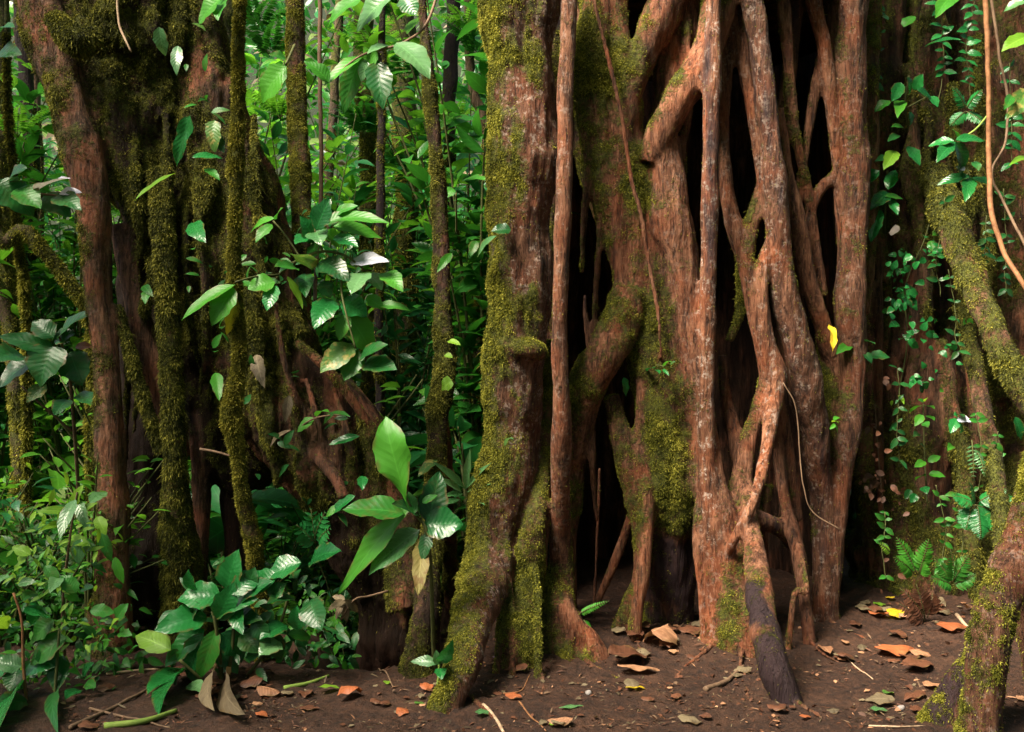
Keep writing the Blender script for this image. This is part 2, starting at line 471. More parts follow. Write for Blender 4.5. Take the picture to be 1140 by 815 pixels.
def frond(acc, base, tip, nrm, pl, count=16, bow=0.2, pw=0.28, droop=0.15, rr=None, ns=3, stem=None):
    """a fern frond or pinnate leaf: pinnae along a bowed rachis"""
    base, tip = np.asarray(base, float), np.asarray(tip, float)
    d = tip - base; L = np.linalg.norm(d); d = d / L
    nrm = np.asarray(nrm, float); nrm = unit(nrm - d * nrm.dot(d)); side = np.cross(d, nrm)
    t = np.linspace(0.14, 0.98, count)
    c = base + d * (L * t)[:, None] + nrm * (bow * L * (t * (1 - t)) * 1.6)[:, None]
    size = pl * np.sin(math.pi * np.clip(t * 0.85 + 0.15, 0, 1) ** 0.8) ** 0.8 + pl * 0.08
    for sg in (-1, 1):
        dv = unit(side * sg + d * 0.45 - nrm * droop)[None].repeat(count, 0) + R.normal(0, 0.06, (count, 3))
        acc.add(*leaves(c, dv, nrm + R.normal(0, 0.08, (count, 3)), size, size * pw, 0.2, 0.15, 'lance', ns, 2, rnd=(R.random(count) * 0.4 + R.random() * 0.6) if rr is None else rr))
    if stem is not None:
        tt = np.linspace(0, 1, 9)
        path = base + d * (L * tt)[:, None] + nrm * (bow * L * tt * (1 - tt) * 1.6)[:, None]
        stem.add(*tube(np.concatenate([path, np.linspace(0.0028, 0.001, 9)[:, None]], 1), 5))

# ---------------------------------------------------------------- trees grown from traced limbs
def remesh(verts, faces, voxel, smooth_it):
    me = mesh_from('tmp', verts, faces)
    o = bpy.data.objects.new('tmp', me); COL.objects.link(o)
    m = o.modifiers.new('r', 'REMESH'); m.mode = 'VOXEL'; m.voxel_size = voxel; m.adaptivity = 0
    s = o.modifiers.new('s', 'SMOOTH'); s.iterations = smooth_it; s.factor = 0.5
    dg = bpy.context.evaluated_depsgraph_get()
    ev = o.evaluated_get(dg); em = ev.to_mesh()
    v = np.empty(len(em.vertices) * 3, np.float32); em.vertices.foreach_get('co', v)
    nl = len(em.loops); l = np.empty(nl, np.int32); em.loops.foreach_get('vertex_index', l)
    lt = np.empty(len(em.polygons), np.int32); em.polygons.foreach_get('loop_total', lt)
    ls = np.empty(len(em.polygons), np.int32); em.polygons.foreach_get('loop_start', ls)
    q = ls[lt == 4]
    f = l[q[:, None] + np.arange(4)[None]].astype(np.int64)
    ev.to_mesh_clear()
    bpy.data.objects.remove(o); bpy.data.meshes.remove(me)
    return v.reshape(-1, 3).astype(float), f


def vnormals(v, f):
    a, b, c, d = v[f[:, 0]], v[f[:, 1]], v[f[:, 2]], v[f[:, 3]]
    fn = np.cross(c - a, d - b)
    o = np.zeros_like(v)
    for k in range(4):
        for ax in range(3):
            o[:, ax] += np.bincount(f[:, k], fn[:, ax], len(v))
    return unit(o)


def lap(x, f, it):
    n_ = len(x)
    e = np.concatenate([f[:, [0, 1]], f[:, [1, 2]], f[:, [2, 3]], f[:, [3, 0]]])
    deg = np.maximum(np.bincount(e[:, 0], minlength=n_) + np.bincount(e[:, 1], minlength=n_), 1)
    for _ in range(it):
        y = np.stack([np.bincount(e[:, 0], x[e[:, 1], k], n_) + np.bincount(e[:, 1], x[e[:, 0], k], n_) for k in range(x.shape[1])], 1)
        x = 0.3 * x + 0.7 * y / deg[:, None]
    return x


def blades(pos, nr, length, width, droop=0.35, spread=0.75):
    n_ = len(pos)
    d = unit(nr * 0.65 + R.normal(0, spread, (n_, 3)) * 0.75 + np.array([0, 0, -droop]))
    d = np.where(((d * nr).sum(1) < 0.05)[:, None], unit(d + nr * 0.9), d)
    s = unit(np.cross(d, R.normal(0, 1, (n_, 3))))
    L, W = length[:, None], width[:, None]
    bend = np.array([0, 0, -1.0]) * L * droop * 0.7
    v = np.stack([pos - nr * 0.003, pos + d * L * 0.5 + s * W * 0.5, pos + d * L + bend, pos + d * L * 0.5 - s * W * 0.5], 1)
    f = np.arange(n_ * 4).reshape(-1, 4)
    return v.reshape(-1, 3), f


def moss_coat(name, parent, org, v, f, nr, moss, count, mat, lmin=0.004, lmax=0.022, droop=0.35, long_frac=0.02, label=None):
    """tufts of moss over the mossy faces that can be seen"""
    c = v[f].mean(1)
    a = np.linalg.norm(np.cross(v[f[:, 2]] - v[f[:, 0]], v[f[:, 3]] - v[f[:, 1]]), axis=1) * 0.5
    fn = nr[f].mean(1)
    seen = (fn * unit(np.array([0, 0, CAMZ]) - c)).sum(1) > -0.35
    m = moss[f].mean(1) + 0.35 * fbm(c * 26, 3, 41)
    w = a * (sm(m, 0.28, 0.80) + 0.012) * seen * (c[:, 2] < 3.4) * (c[:, 2] > -0.02)
    if w.sum() <= 0:
        return None
    k = R.choice(len(f), count, p=w / w.sum())
    u1, u2 = R.random((count, 1)), R.random((count, 1))
    q = v[f[k]]
    pos = (q[:, 0] * (1 - u1) + q[:, 1] * u1) * (1 - u2) + (q[:, 3] * (1 - u1) + q[:, 2] * u1) * u2
    lum = fbm(pos * 14, 3, 77)
    L = (lmin + (lmax - lmin) * R.random(count) ** 1.6) * (0.75 + 0.9 * sm(m[k], 0.4, 1.0)) * (1 + 0.5 * lum)
    lg = R.random(count) < long_frac
    L = np.where(lg, L * (1.8 + 1.2 * R.random(count)), L)
    bv, bf = blades(pos, unit(fn[k]), L, np.where(lg, 0.0022, L * 0.34), droop)
    rnd = np.clip(0.45 + 0.5 * lum + R.normal(0, 0.22, count), 0, 1)
    me = mesh_from(name, bv - org, bf, None, {'rnd': np.repeat(rnd, 4)}, [mat], smooth=False)
    o = link(name, me, parent)
    tag(o, label, kind='stuff')
    return o


def whole_parts(f, fid, K, skip):
    """give stray islands of a part to the part around them, so that each part is one piece"""
    for _ in range(3):
        key = f * K + fid[:, None]
        u, inv = np.unique(key, return_inverse=True)
        inv = inv.reshape(-1, 4)
        lab = np.arange(len(u))
        while True:
            m = lab[inv].min(1)
            new = lab.copy()
            np.minimum.at(new, inv, m[:, None].repeat(4, 1))
            new = new[new]
            if (new == lab).all():
                break
            lab = new
        fl = lab[inv[:, 0]]
        uu, cinv, cnt = np.unique(fl, return_inverse=True, return_counts=True)
        owner = np.zeros(len(uu), int); owner[cinv] = fid
        bad = []
        for k in range(K):
            c = np.where(owner == k)[0]
            if len(c) > 1 and k not in skip:
                bad += [x for x in c if x != c[np.argmax(cnt[c])]]
        if not bad:
            break
        for b in bad:
            fs_ = np.where(cinv == b)[0]
            vs = np.zeros(int(f.max()) + 1, bool); vs[f[fs_].ravel()] = True
            nb = vs[f].any(1) & (cinv != b)
            if nb.any():
                fid[fs_] = np.bincount(fid[nb]).argmax()
    return fid


def organic(name, label, cat, org, tubes, voxel=0.012, bark='bark_fig', mossmat='moss', count=60000, smooth_it=5, rough=1.0, single=False,
            lmax=0.022, long_frac=0.02, group=None, droop=0.35, moss_up=0.22):
    org = np.asarray(org, float)
    vs, fs, n0 = [], [], 0
    sp, sr, sid = [], [], []
    for k, t in enumerate(tubes):
        path = spline(t['path'], 0.03)
        path[:, 3] = np.maximum(path[:, 3], voxel * 0.9)
        r = path[:, 3]
        w = fbm(path[:, :3] * 4 + k * 7.7, 2, 9)
        path[:, 3] = r * (1 + 0.16 * w * rough)
        path[:, 0] += r * 0.22 * fbm(path[:, :3] * 3 + k * 3.1, 2, 21) * rough
        v, f = tube(path, 14)
        vs.append(v); fs += [q + n0 for q in f]; n0 += len(v)
        sp.append(path[:, :3]); sr.append(path[:, 3]); sid.append(np.full(len(path), k))
    v, f = remesh(np.concatenate(vs), [np.concatenate([q for q in fs if q.shape[1] == 4]), np.concatenate([q for q in fs if q.shape[1] == 3])], voxel, smooth_it)
    sp, sr, sid = np.concatenate(sp), np.concatenate(sr), np.concatenate(sid)
    near = np.empty(len(v), int)
    for a in range(0, len(v), 8000):
        q = v[a:a + 8000]
        d2 = (q ** 2).sum(1)[:, None] + (sp ** 2).sum(1)[None] - 2 * q @ sp.T
        near[a:a + 8000] = np.argmin(np.sqrt(np.maximum(d2, 0)) - sr[None], 1)
    tid, rad = sid[near], sr[near]
    at = np.array([[t.get('moss', 0.2), t.get('lich', 0.06), t.get('wet', 0.05 + 0.30 * ((k * 0.414) % 1)), t.get('side', 0.1), t.get('tone', 0.66 + 0.66 * ((k * 0.618) % 1))] for k, t in enumerate(tubes)])[tid]
    at = lap(np.concatenate([at, rad[:, None]], 1), f, 16)
    rad = at[:, 5]
    nr = vnormals(v, f)
    # flutes, knobs, grain
    st = v * np.array([1, 1, 0.28])
    dis = rad * (0.22 * fbm(v * np.array([16, 16, 2.2]), 3, 31) + 0.10 * fbm(v * 7, 3, 32)) + np.minimum(rad, 0.05) * 0.06 * fbm(v * np.array([38, 38, 12]), 3, 33)
    v = v + nr * (dis * rough)[:, None]
    nr = vnormals(v, f)
    moss = at[:, 0] + 0.42 * fbm(v * 3.2, 3, 51) + 0.30 * fbm(v * np.array([13, 13, 8]), 3, 52) + moss_up * nr[:, 2] - at[:, 3] * nr[:, 0]
    lump = sm(moss, 0.35, 0.8)
    v = v + nr * (lump * (0.004 + 0.006 * fbm(v * 22, 3, 53)))[:, None]
    nr = vnormals(v, f)
    mask = np.stack([np.clip(moss, 0, 1), np.clip(at[:, 1], 0, 1), np.clip(at[:, 2], 0, 1), at[:, 4]], 1)
    root = None
    if single:
        root = link(name, mesh_from(name, v - org, f, None, {'mask': mask}, [bark], normals=nr))
        root.location = org
        tag(root, label, cat, group)
    else:
        root = empty(name, org, label, cat, group)
        fid = whole_parts(f, tid[f[:, 0]].copy(), len(tubes), {k for k, t in enumerate(tubes) if t.get('join')})
        # equal names with 'join' share a mesh (the trunk)
        keys = [t.get('join') or k for k, t in enumerate(tubes)]
        done = {}
        for k, t in enumerate(tubes):
            done.setdefault(keys[k], []).append(k)
        for key, ks in done.items():
            sel = np.isin(fid, ks)
            if sel.sum() < 12:
                continue
            ff = f[sel]
            u, inv = np.unique(ff, return_inverse=True)
            t = tubes[ks[0]]
            nm = t.get('name', 'root')
            o = link(nm, mesh_from(nm, v[u] - org, inv.reshape(-1, 4), None, {'mask': mask[u]}, [bark], normals=nr[u]), root)
            if t.get('label'):
                o['label'] = t['label']
    if count:
        moss_coat('moss', root, org, v, f, nr, moss, count, mossmat, lmax=lmax, long_frac=long_frac, droop=droop)
    return root


def px_tube(pts, dfun=None, ground=False, **kw):
    """pts: (px, py, r_px, depth or depth offset)"""
    rows = []
    last = pts[-1]
    if ground:
        g = G(last[0], last[1])[1]
    for q in pts:
        px, py, r = q[:3]
        d = (dfun(px, py) + (q[3] if len(q) > 3 else 0)) if dfun else q[3]
        if ground:
            w = float(sm(py, min(470, last[1] - 150), last[1]))
            d = d * (1 - w) + g * w
        rows.append([*P(px, py, d), r * d / F])
    if ground:
        rows[-1][3] *= 1.15
        e = list(rows[-1]); e[2] -= 0.10; e[3] *= 1.5
        rows.append(e)
    return dict(path=np.array(rows), **kw)


# ================================================================ the strangler fig
def fig_d(px, py):
    u = min(abs((px - 742) / 238.0), 1)
    return 5.78 - 0.74 * math.sqrt(1 - u * u)


T = []


def ft(pts, **kw):
    T.append(px_tube(pts, fig_d, **kw))


# broad mossy root at the left edge
ft([(584, -70, 46, -.45), (583, 0, 43, -.45), (582, 100, 40, -.48), (581, 200, 35, -.5), (578, 300, 33, -.5), (577, 385, 33, -.5), (572, 470, 31, -.45), (564, 540, 32, -.4),
    (546, 620, 29), (525, 700, 22), (510, 755, 18), (499, 786, 16)], ground=True, moss=.42, side=.46, lich=.6, label='broad mossy root flaring out to the left')
ft([(552, 392, 7, -.58), (575, 387, 10, -.62), (596, 390, 10, -.58), (604, 396, 7, -.48)], moss=.6, name='root_collar', label='mossy ring round the broad left root')
ft([(612, 380, 12, -.2), (606, 450, 12, -.2), (602, 520, 11, -.3), (596, 580, 13, -.4), (586, 640, 16), (579, 700, 17), (576, 742, 20)], ground=True, moss=.55)
ft([(608, 540, 6, -.3), (604, 600, 7), (600, 660, 7), (596, 722, 9)], ground=True, moss=.35)
# straight pole in front of it
q = px_tube([(634, -70, 9, -.6), (633, -10, 9, -.6), (630, 100, 9, -.62), (627, 200, 9.5, -.64), (624, 300, 9.5, -.64), (623, 400, 10, -.6), (624, 480, 10.5, -.55), (624, 560, 10.5, -.45), (623, 620, 12, -.2),
             (624, 670, 17), (628, 724, 27)], fig_d, ground=True)['path']
T.append(dict(path=q[:9], moss=.04, lich=.35, wet=.1, name='aerial_root', label='straight smooth pale aerial root'))
T.append(dict(path=q[7:] * np.array([1, 1, 1, 1.03]), moss=.42, wet=.15, name='root', label='flared mossy foot of the smooth aerial root'))
ft([(626, 670, 10, -.1), (644, 700, 12), (662, 728, 14)], ground=True, moss=.05)
# back wall of the left hollow
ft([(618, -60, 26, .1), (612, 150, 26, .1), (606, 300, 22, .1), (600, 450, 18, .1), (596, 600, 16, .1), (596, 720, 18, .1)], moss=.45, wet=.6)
# upper left mass
ft([(668, -70, 26), (668, 0, 24), (664, 80, 22), (666, 160, 20), (676, 230, 14), (692, 300, 12), (700, 345, 14)], moss=.60, wet=.2)
ft([(690, -70, 20), (684, 0, 17), (690, 50, 13, -.03), (702, 92, 14, -.05), (702, 150, 14), (704, 220, 15), (708, 290, 18), (706, 345, 22)], moss=.50)
ft([(750, -70, 22), (742, 0, 20, -.02), (724, 50, 17, -.04), (706, 88, 15, -.05), (698, 140, 13, -.03), (694, 200, 11), (698, 260, 11)], moss=.28)
ft([(766, -70, 26, .1), (764, 0, 25, .1), (752, 80, 24, .1), (744, 160, 20, .06), (735, 230, 18, .02)], moss=.25)
ft([(655, -60, 16, .12), (648, 60, 15, .12), (650, 150, 14, .12), (658, 205, 10, .1), (668, 245, 6, .08)], moss=.40, wet=.5)
# trunk mass under the fork
ft([(716, 160, 20, .12), (716, 240, 24, .1), (718, 310, 28, .06), (722, 370, 26, .04), (734, 430, 26, .03), (744, 500, 34, .03), (745, 560, 34, .06), (744, 590, 28, .1)],
   moss=.62, wet=.25, name='trunk', join='trunk')
ft([(744, 570, 33, .08), (743, 610, 31, .1), (742, 660, 29, .14), (742, 718, 30, .2)], moss=.32, wet=.75, name='trunk', join='trunk')
ft([(676, 170, 10, -.02), (686, 240, 8, -.04), (693, 310, 9, -.04), (699, 340, 9, -.03)], moss=.2)
# great arm that crosses from upper right and runs down the middle
ft([(806, -30, 18, -.06), (796, 30, 19, -.1), (778, 80, 19, -.12), (752, 118, 19, -.12), (734, 150, 17, -.1), (726, 180, 14, -.06)], moss=.22, label='stout diagonal arm joining the poles')
ft([(738, 150, 16, -.06), (744, 200, 19, -.06), (752, 260, 21, -.06), (764, 330, 18, -.07), (774, 400, 15, -.08), (783, 470, 14, -.08), (790, 530, 17, -.08), (800, 580, 20, -.06), (803, 620, 18, -.04), (800, 665, 15), (798, 712, 14)],
   ground=True, moss=.15, lich=.2)
ft([(727, 185, 11, -.03), (732, 230, 11, -.03), (742, 290, 12, -.04), (752, 350, 12, -.05), (760, 420, 11, -.04), (768, 480, 12, -.02), (780, 540, 14, -.02)], moss=.45)
# arch over the lower hollow
ft([(703, 325, 20, -.03), (692, 355, 21, -.06), (672, 395, 22, -.08), (654, 432, 21, -.08), (643, 480, 17, -.04), (637, 540, 12, .02), (634, 600, 10, .05), (634, 690, 10, .05)], moss=.44, label='mossy arching root over the dark hollow')
ft([(681, 440, 9, .02), (688, 475, 13, 0), (700, 512, 17, -.02), (712, 548, 18, -.02), (717, 590, 12, -.04), (713, 640, 8, -.06), (700, 672, 7, -.04), (688, 700, 6)], ground=True, moss=.36)
ft([(724, 400, 9, -.03), (716, 440, 7, -.03), (713, 480, 7, -.04), (716, 520, 8, -.06), (720, 580, 7.5, -.08), (716, 640, 7.5, -.1), (709, 680, 7.5), (707, 716, 8)], ground=True, moss=.22)
ft([(702, 575, 5, -.02), (692, 605, 5), (680, 635, 5), (664, 672, 5)], moss=.1)
ft([(668, 520, 2.5, .25), (665, 600, 2.2, .25), (660, 700, 2.5, .25)], moss=.1)
# second straight pole, crusted with lichen
ft([(796, -70, 10, -.22), (795, 0, 9.5, -.22), (793, 100, 9.5, -.22), (791, 200, 9.5, -.2), (789, 300, 9.5, -.18), (787, 380, 9.5, -.16), (786, 450, 9.5, -.14), (788, 520, 11, -.12), (794, 580, 14, -.1), (794, 640, 12), (792, 712, 12)],
   ground=True, moss=.0, lich=1.0, wet=.48, name='aerial_root', label='straight aerial root crusted with pale lichen')
ft([(812, -60, 12, .03), (808, 60, 10, .03), (804, 140, 8, .02), (808, 200, 8, -.02), (817, 250, 9, -.06), (828, 285, 10, -.08), (837, 330, 9, -.1), (846, 375, 9, -.12), (857, 418, 13, -.12)], moss=.12, lich=.3)
# long pale root right of it
ft([(832, -70, 14, -.15), (838, 0, 13.5, -.15), (848, 70, 13, -.16), (856, 140, 13, -.16), (861, 200, 14, -.16), (866, 260, 14, -.16), (873, 320, 15, -.14), (884, 380, 18, -.12), (898, 440, 19, -.1), (909, 500, 16, -.06), (914, 560, 12, 0), (916, 640, 12, .05), (916, 690, 12)],
   ground=True, moss=.12, lich=.5, wet=.38, label='pale blotched root running down the right side')
ft([(858, 170, 7, -.1), (846, 215, 8, -.1), (836, 255, 8, -.09), (829, 288, 9, -.08)], moss=.3)
ft([(863, 265, 10, -.14), (850, 295, 7, -.14), (849, 340, 7, -.14), (855, 385, 9, -.14), (862, 420, 13, -.13), (860, 455, 10, -.17), (853, 500, 7, -.25), (846, 535, 6.5, -.31), (835, 568, 6.5, -.36), (818, 600, 6.5, -.30), (803, 634, 7, -.16), (794, 668, 7, -.05)],
   moss=.02, lich=.6, tone=1.45, label='thin root slanting down across the others')
ft([(822, -60, 9, 0), (826, 60, 8, -.02), (834, 110, 7, -.06), (842, 160, 6, -.1), (848, 205, 6, -.13)], moss=.1, lich=.35)
ft([(857, 425, 12, -.1), (845, 455, 9, -.1), (834, 490, 10, -.08), (826, 530, 13, -.06), (824, 580, 17, -.04), (828, 630, 19, -.02), (828, 715, 22)], ground=True, moss=.3)
ft([(804, 395, 5, .05), (808, 440, 7, .03), (818, 482, 9, -.02), (826, 510, 11, -.04)], moss=.08, wet=.5)
ft([(824, 260, 7, .02), (827, 310, 6, .04), (824, 350, 5, .06), (812, 380, 4, .08)], moss=.6)
ft([(864, 435, 9, -.09), (872, 480, 8, -.07), (880, 530, 7.5, -.06), (886, 580, 8, -.06)], moss=.2)
ft([(862, 470, 7, -.05), (868, 520, 7, -.05), (874, 560, 7, -.05), (882, 592, 9, -.06), (893, 640, 8.5, -.02), (898, 680, 7), (901, 714, 7)], ground=True, moss=.06)
ft([(832, 570, 9, -.1), (848, 580, 9.5, -.13), (868, 588, 9.5, -.12), (884, 606, 9, -.08)], moss=.05, wet=.5)
ft([(855, 540, 6, .02), (850, 580, 6, .04), (848, 640, 7, .06)], moss=.3)
# big bare foot
q = px_tube([(830, 530, 7, .02), (835, 580, 10, -.04), (840, 620, 13), (844, 660, 14), (852, 710, 17), (864, 748, 17), (876, 780, 14)], fig_d, ground=True)['path']
T.append(dict(path=q[:5], moss=.12, wet=.3))
T.append(dict(path=q[3:] * np.array([1, 1, 1, 1.02]), moss=.0, lich=.0, wet=.95, label='bare dark purplish root foot'))
ft([(790, 610, 8, -.08), (790, 655, 7, -.06), (796, 712, 8)], ground=True, moss=.08)
ft([(812, 620, 12, -.08), (812, 670, 14), (816, 722, 18)], ground=True, moss=.38)
# thin roots inside the right gap
ft([(884, -70, 10, .12), (884, 0, 9.5, .12), (880, 60, 9, .12), (873, 130, 8, .1), (866, 190, 7, .05)], moss=.1)
ft([(898, -70, 10, -.02), (907, 0, 9, -.02), (917, 50, 8.5, -.04), (926, 120, 8, -.04), (933, 190, 7, -.04), (938, 260, 7, -.02), (944, 320, 9, 0)], moss=.1, lich=.3, wet=.4)
ft([(914, 62, 6, .02), (904, 120, 5.5, .04), (895, 180, 5, .06), (888, 225, 5, .06)], moss=.08)
ft([(930, 196, 7, .0), (914, 210, 6.5, .02), (904, 232, 6, .04), (898, 268, 5, .06), (896, 330, 5, .1)], moss=.15, lich=.2)
ft([(866, 120, 6, .02), (876, 190, 8.5, .0), (889, 250, 9.5, -.02), (901, 310, 10.5, -.02), (917, 370, 10, -.01), (930, 415, 11, 0), (936, 450, 12, 0)], moss=.2)
ft([(918, 370, 9, .05), (924, 430, 12, .04), (924, 490, 13, .03), (918, 560, 12, .03)], moss=.62)
# right edge root
ft([(946, -70, 20, -.1), (946, 0, 19, -.1), (946, 100, 19, -.1), (950, 200, 18, -.1), (950, 280, 17, -.1), (946, 340, 16, -.1), (949, 400, 14, -.1), (947, 450, 13, -.1), (939, 510, 13, -.1), (932, 570, 13, -.05), (925, 630, 12), (920, 688, 13)],
   ground=True, moss=.28, lich=.25, wet=.25, label='reddish root at the right edge')
ft([(966, -70, 16, .0), (964, 60, 15, .0), (966, 180, 13, .0), (964, 280, 11, .0), (960, 350, 8, .0)], moss=.5)
fr_ = np.random.default_rng(31)
for k in range(16):                                            # fine rootlets at the base
    x0 = (572, 590, 600, 712, 722, 786, 800, 815, 846, 890, 926)[int(fr_.integers(11))] + fr_.normal(0, 5); y0 = 520 + 90 * fr_.random()
    x1 = x0 + fr_.normal(0, 14)
    ft([(x0, y0, 3, -.06), (x0 + fr_.normal(0, 4), y0 + 50, 3.6, -.08), ((x0 + x1) / 2, 660, 3.6, -.04), (x1, 700 + 22 * fr_.random() + (40 if x1 < 600 else 0), 4)], ground=True, moss=.1 + .4 * fr_.random(), lich=.1)
for k in range(14):                                            # and some clinging to the bark above
    x0 = 648 + 130 * fr_.random(); y0 = -20 + 380 * fr_.random(); n_ = 110 + 160 * fr_.random()
    dx = fr_.normal(0, 10)
    ft([(x0, y0, 2.6, .0), (x0 + dx * .3 + fr_.normal(0, 4), y0 + n_ * .35, 4, -.04), (x0 + dx * .7 + fr_.normal(0, 4), y0 + n_ * .7, 4, -.04), (x0 + dx, y0 + n_, 2.6, .0)], moss=.1 + .4 * fr_.random())
for pts in ([(868, -60, 7, .02), (876, 60, 7, .0), (886, 150, 6, .02), (904, 240, 6, .04), (914, 330, 7, .05)], [(926, -60, 10, .03), (930, 60, 10, .03), (938, 160, 9, .03), (942, 260, 9, .02)],
             ):
    ft(pts, moss=.1 + .3 * fr_.random(), wet=.35)
for pts, r0 in (([(520, 776), (540, 790), (556, 806), (570, 830)], .014), ([(640, 728), (660, 742), (684, 752), (700, 772)], .013), ([(600, 738), (606, 760), (596, 786)], .010), ([(800, 714), (786, 730), (760, 744), (742, 768)], .013),
                ([(880, 776), (900, 790), (930, 800)], .013), ([(902, 716), (920, 732), (950, 742), (986, 756)], .011), ([(922, 690), (944, 704), (975, 712)], .012), ([(828, 722), (824, 746), (832, 772), (826, 800)], .012), ([(708, 718), (716, 734), (712, 756)], .009)):
    q = np.array([[*G(x, y), 0] for x, y in pts]); q[:, 3] = r0 * np.linspace(1.15, .55, len(q)); q[:, 2] += np.linspace(.012, -.012, len(q))
    T.append(dict(path=q, moss=.05, wet=.3, name='surface_root'))
# thin vine that lies over the bark
ft([(656, -40, 3, -.2), (661, 0, 3, -.2), (676, 60, 3, -.18), (692, 130, 3, -.17), (703, 200, 3, -.17), (712, 232, 3.2, -.17), (722, 290, 3, -.15), (733, 350, 2.6, -.16), (736, 400, 2.4, -.1)], moss=.0, name='clinging_root')

FIG_ORG = np.array([0.85, 5.35, 0.0])
fig = organic('strangler_fig', 'strangler fig with a lattice of reddish brown roots round black hollows', 'tree', FIG_ORG, T, 0.0115, 'bark_fig', 'moss', 480000, 4, lmax=0.0095)


def fig_shell():
    """the rest of the hollow trunk: its far wall, and the closed stem above the picture"""
    xc, yc, rx, ry = 0.92, 6.0, 0.93, 0.92
    A = Acc()
    zs = np.linspace(-0.3, 3.5, 24); an = np.linspace(math.radians(-30), math.radians(210), 60)
    z, a = np.meshgrid(zs, an, indexing='ij')
    p = np.stack([xc + rx * np.cos(a), yc + ry * np.sin(a), z], -1).reshape(-1, 3)
    k = 1 + 0.12 * fbm(p * np.array([2.2, 2.2, 0.6]), 3, 61)
    p[:, 0] = xc + (p[:, 0] - xc) * k; p[:, 1] = yc + (p[:, 1] - yc) * k
    i = np.arange(23)[:, None] * 60 + np.arange(59)[None]
    A.add(p, np.stack([i, i + 1, i + 61, i + 60], -1).reshape(-1, 4))
    zs = np.linspace(3.25, 9, 14)
    path = np.stack([xc + 0 * zs, yc - 0.15 + 0 * zs, zs, 0.98 - 0.04 * (zs - 3.25)], 1)
    A.add(*tube(path, 40))
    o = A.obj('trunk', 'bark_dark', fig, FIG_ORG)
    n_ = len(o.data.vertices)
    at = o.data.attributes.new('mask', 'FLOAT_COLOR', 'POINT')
    at.data.foreach_set('color', np.tile([0.1, 0, 0.6, 1], n_).astype(np.float32))  # wall colour darkened to stand in for shade inside the hollow


fig_shell()

# ================================================================ left tree
L = []


def lt(pts, **kw):
    L.append(px_tube(pts, None, **kw))


lt([(30, -90, 24, 5.0), (46, 0, 25, 5.0), (58, 60, 24, 4.98), (78, 120, 23, 4.95), (96, 175, 21, 4.92), (104, 230, 18, 4.9), (108, 300, 16, 4.9), (114, 360, 15, 4.9), (118, 420, 15, 4.9), (123, 490, 16, 4.9), (125, 560, 17, 4.9), (124, 640, 20, 4.9), (122, 725, 24, 4.9)],
   ground=True, moss=.36, side=.2, lich=.15, tone=1.3, name='limb', label='left limb with pinkish bark showing through moss')
lt([(150, -90, 80, 5.35), (158, 0, 80, 5.3), (168, 80, 78, 5.3), (165, 150, 62, 5.3), (160, 220, 45, 5.3)], moss=.66, wet=.7, name='trunk', join='trunk')
lt([(196, 120, 62, 5.36), (206, 220, 62, 5.38), (216, 310, 58, 5.4), (232, 400, 54, 5.38), (258, 480, 46, 5.34), (290, 540, 34, 5.3)], moss=.45, wet=.85, name='trunk', join='trunk')
lt([(330, 430, 40, 5.25), (372, 500, 40, 5.22), (402, 560, 36, 5.2), (420, 620, 34, 5.24)], moss=.4, wet=.8, name='trunk', join='trunk')
lt([(100, 40, 40, 5.15), (130, 120, 36, 5.12), (150, 190, 30, 5.1), (165, 250, 24, 5.1)], moss=.62, wet=.6, name='trunk', join='trunk')
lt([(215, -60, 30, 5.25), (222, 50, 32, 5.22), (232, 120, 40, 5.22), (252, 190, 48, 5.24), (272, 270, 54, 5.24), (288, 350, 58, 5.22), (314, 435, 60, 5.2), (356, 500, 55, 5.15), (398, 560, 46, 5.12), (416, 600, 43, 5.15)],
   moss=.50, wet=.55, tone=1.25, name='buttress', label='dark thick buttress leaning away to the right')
lt([(398, 560, 46, 5.13), (424, 630, 42, 5.2), (438, 700, 40, 5.25), (446, 770, 42, 5.28), (448, 810, 44, 5.28)], moss=.0, wet=1.2, name='buttress', label='foot of the buttress painted black for shade')  # shade under the buttress put into its near-black colour
lt([(170, 240, 34, 5.35), (165, 340, 30, 5.38), (166, 450, 34, 5.4), (168, 560, 34, 5.4), (168, 690, 38, 5.3)], moss=.08, wet=1.1, name='trunk', join='trunk')  # painted dark for the shade between the limbs
lt([(178, 190, 12, 5.0), (183, 270, 11, 4.92), (187, 340, 11, 4.9), (190, 410, 11, 4.88), (195, 480, 11, 4.88), (197, 550, 15, 4.88), (202, 620, 21, 4.88), (206, 712, 26, 4.9)], ground=True, moss=.85, name='root', label='rope like root thick with moss')
lt([(135, 250, 12, 5.05), (148, 320, 13, 5.04), (166, 390, 15, 5.04), (184, 450, 15, 5.05), (200, 510, 12, 5.1)], moss=.05, name='root', label='smooth reddish root')
lt([(131, 340, 4.5, 4.92), (146, 395, 5.5, 4.9), (162, 450, 6, 4.9), (180, 505, 6, 4.93)], moss=.8, name='root')
lt([(230, 460, 16, 5.2), (226, 520, 12, 5.2), (222, 590, 11, 5.2), (220, 660, 13, 5.2), (220, 730, 16, 5.2)], moss=.18, name='root')
lt([(252, 470, 16, 5.3), (258, 540, 14, 5.3), (263, 610, 13, 5.3), (266, 730, 16, 5.3)], moss=.05, wet=.9, name='root')
lt([(330, 470, 10, 5.05), (352, 505, 9, 4.92), (372, 530, 8, 4.85), (384, 555, 7, 4.82)], moss=.3, name='root')
lt([(288, 360, 14, 5.12), (326, 395, 16, 5.1), (362, 430, 20, 5.1), (402, 470, 24, 5.1), (428, 520, 22, 5.1), (442, 590, 22, 5.0), (452, 680, 20, 4.9)], moss=.36, wet=.6, name='root', label='rounded reddish root on top of the buttress')
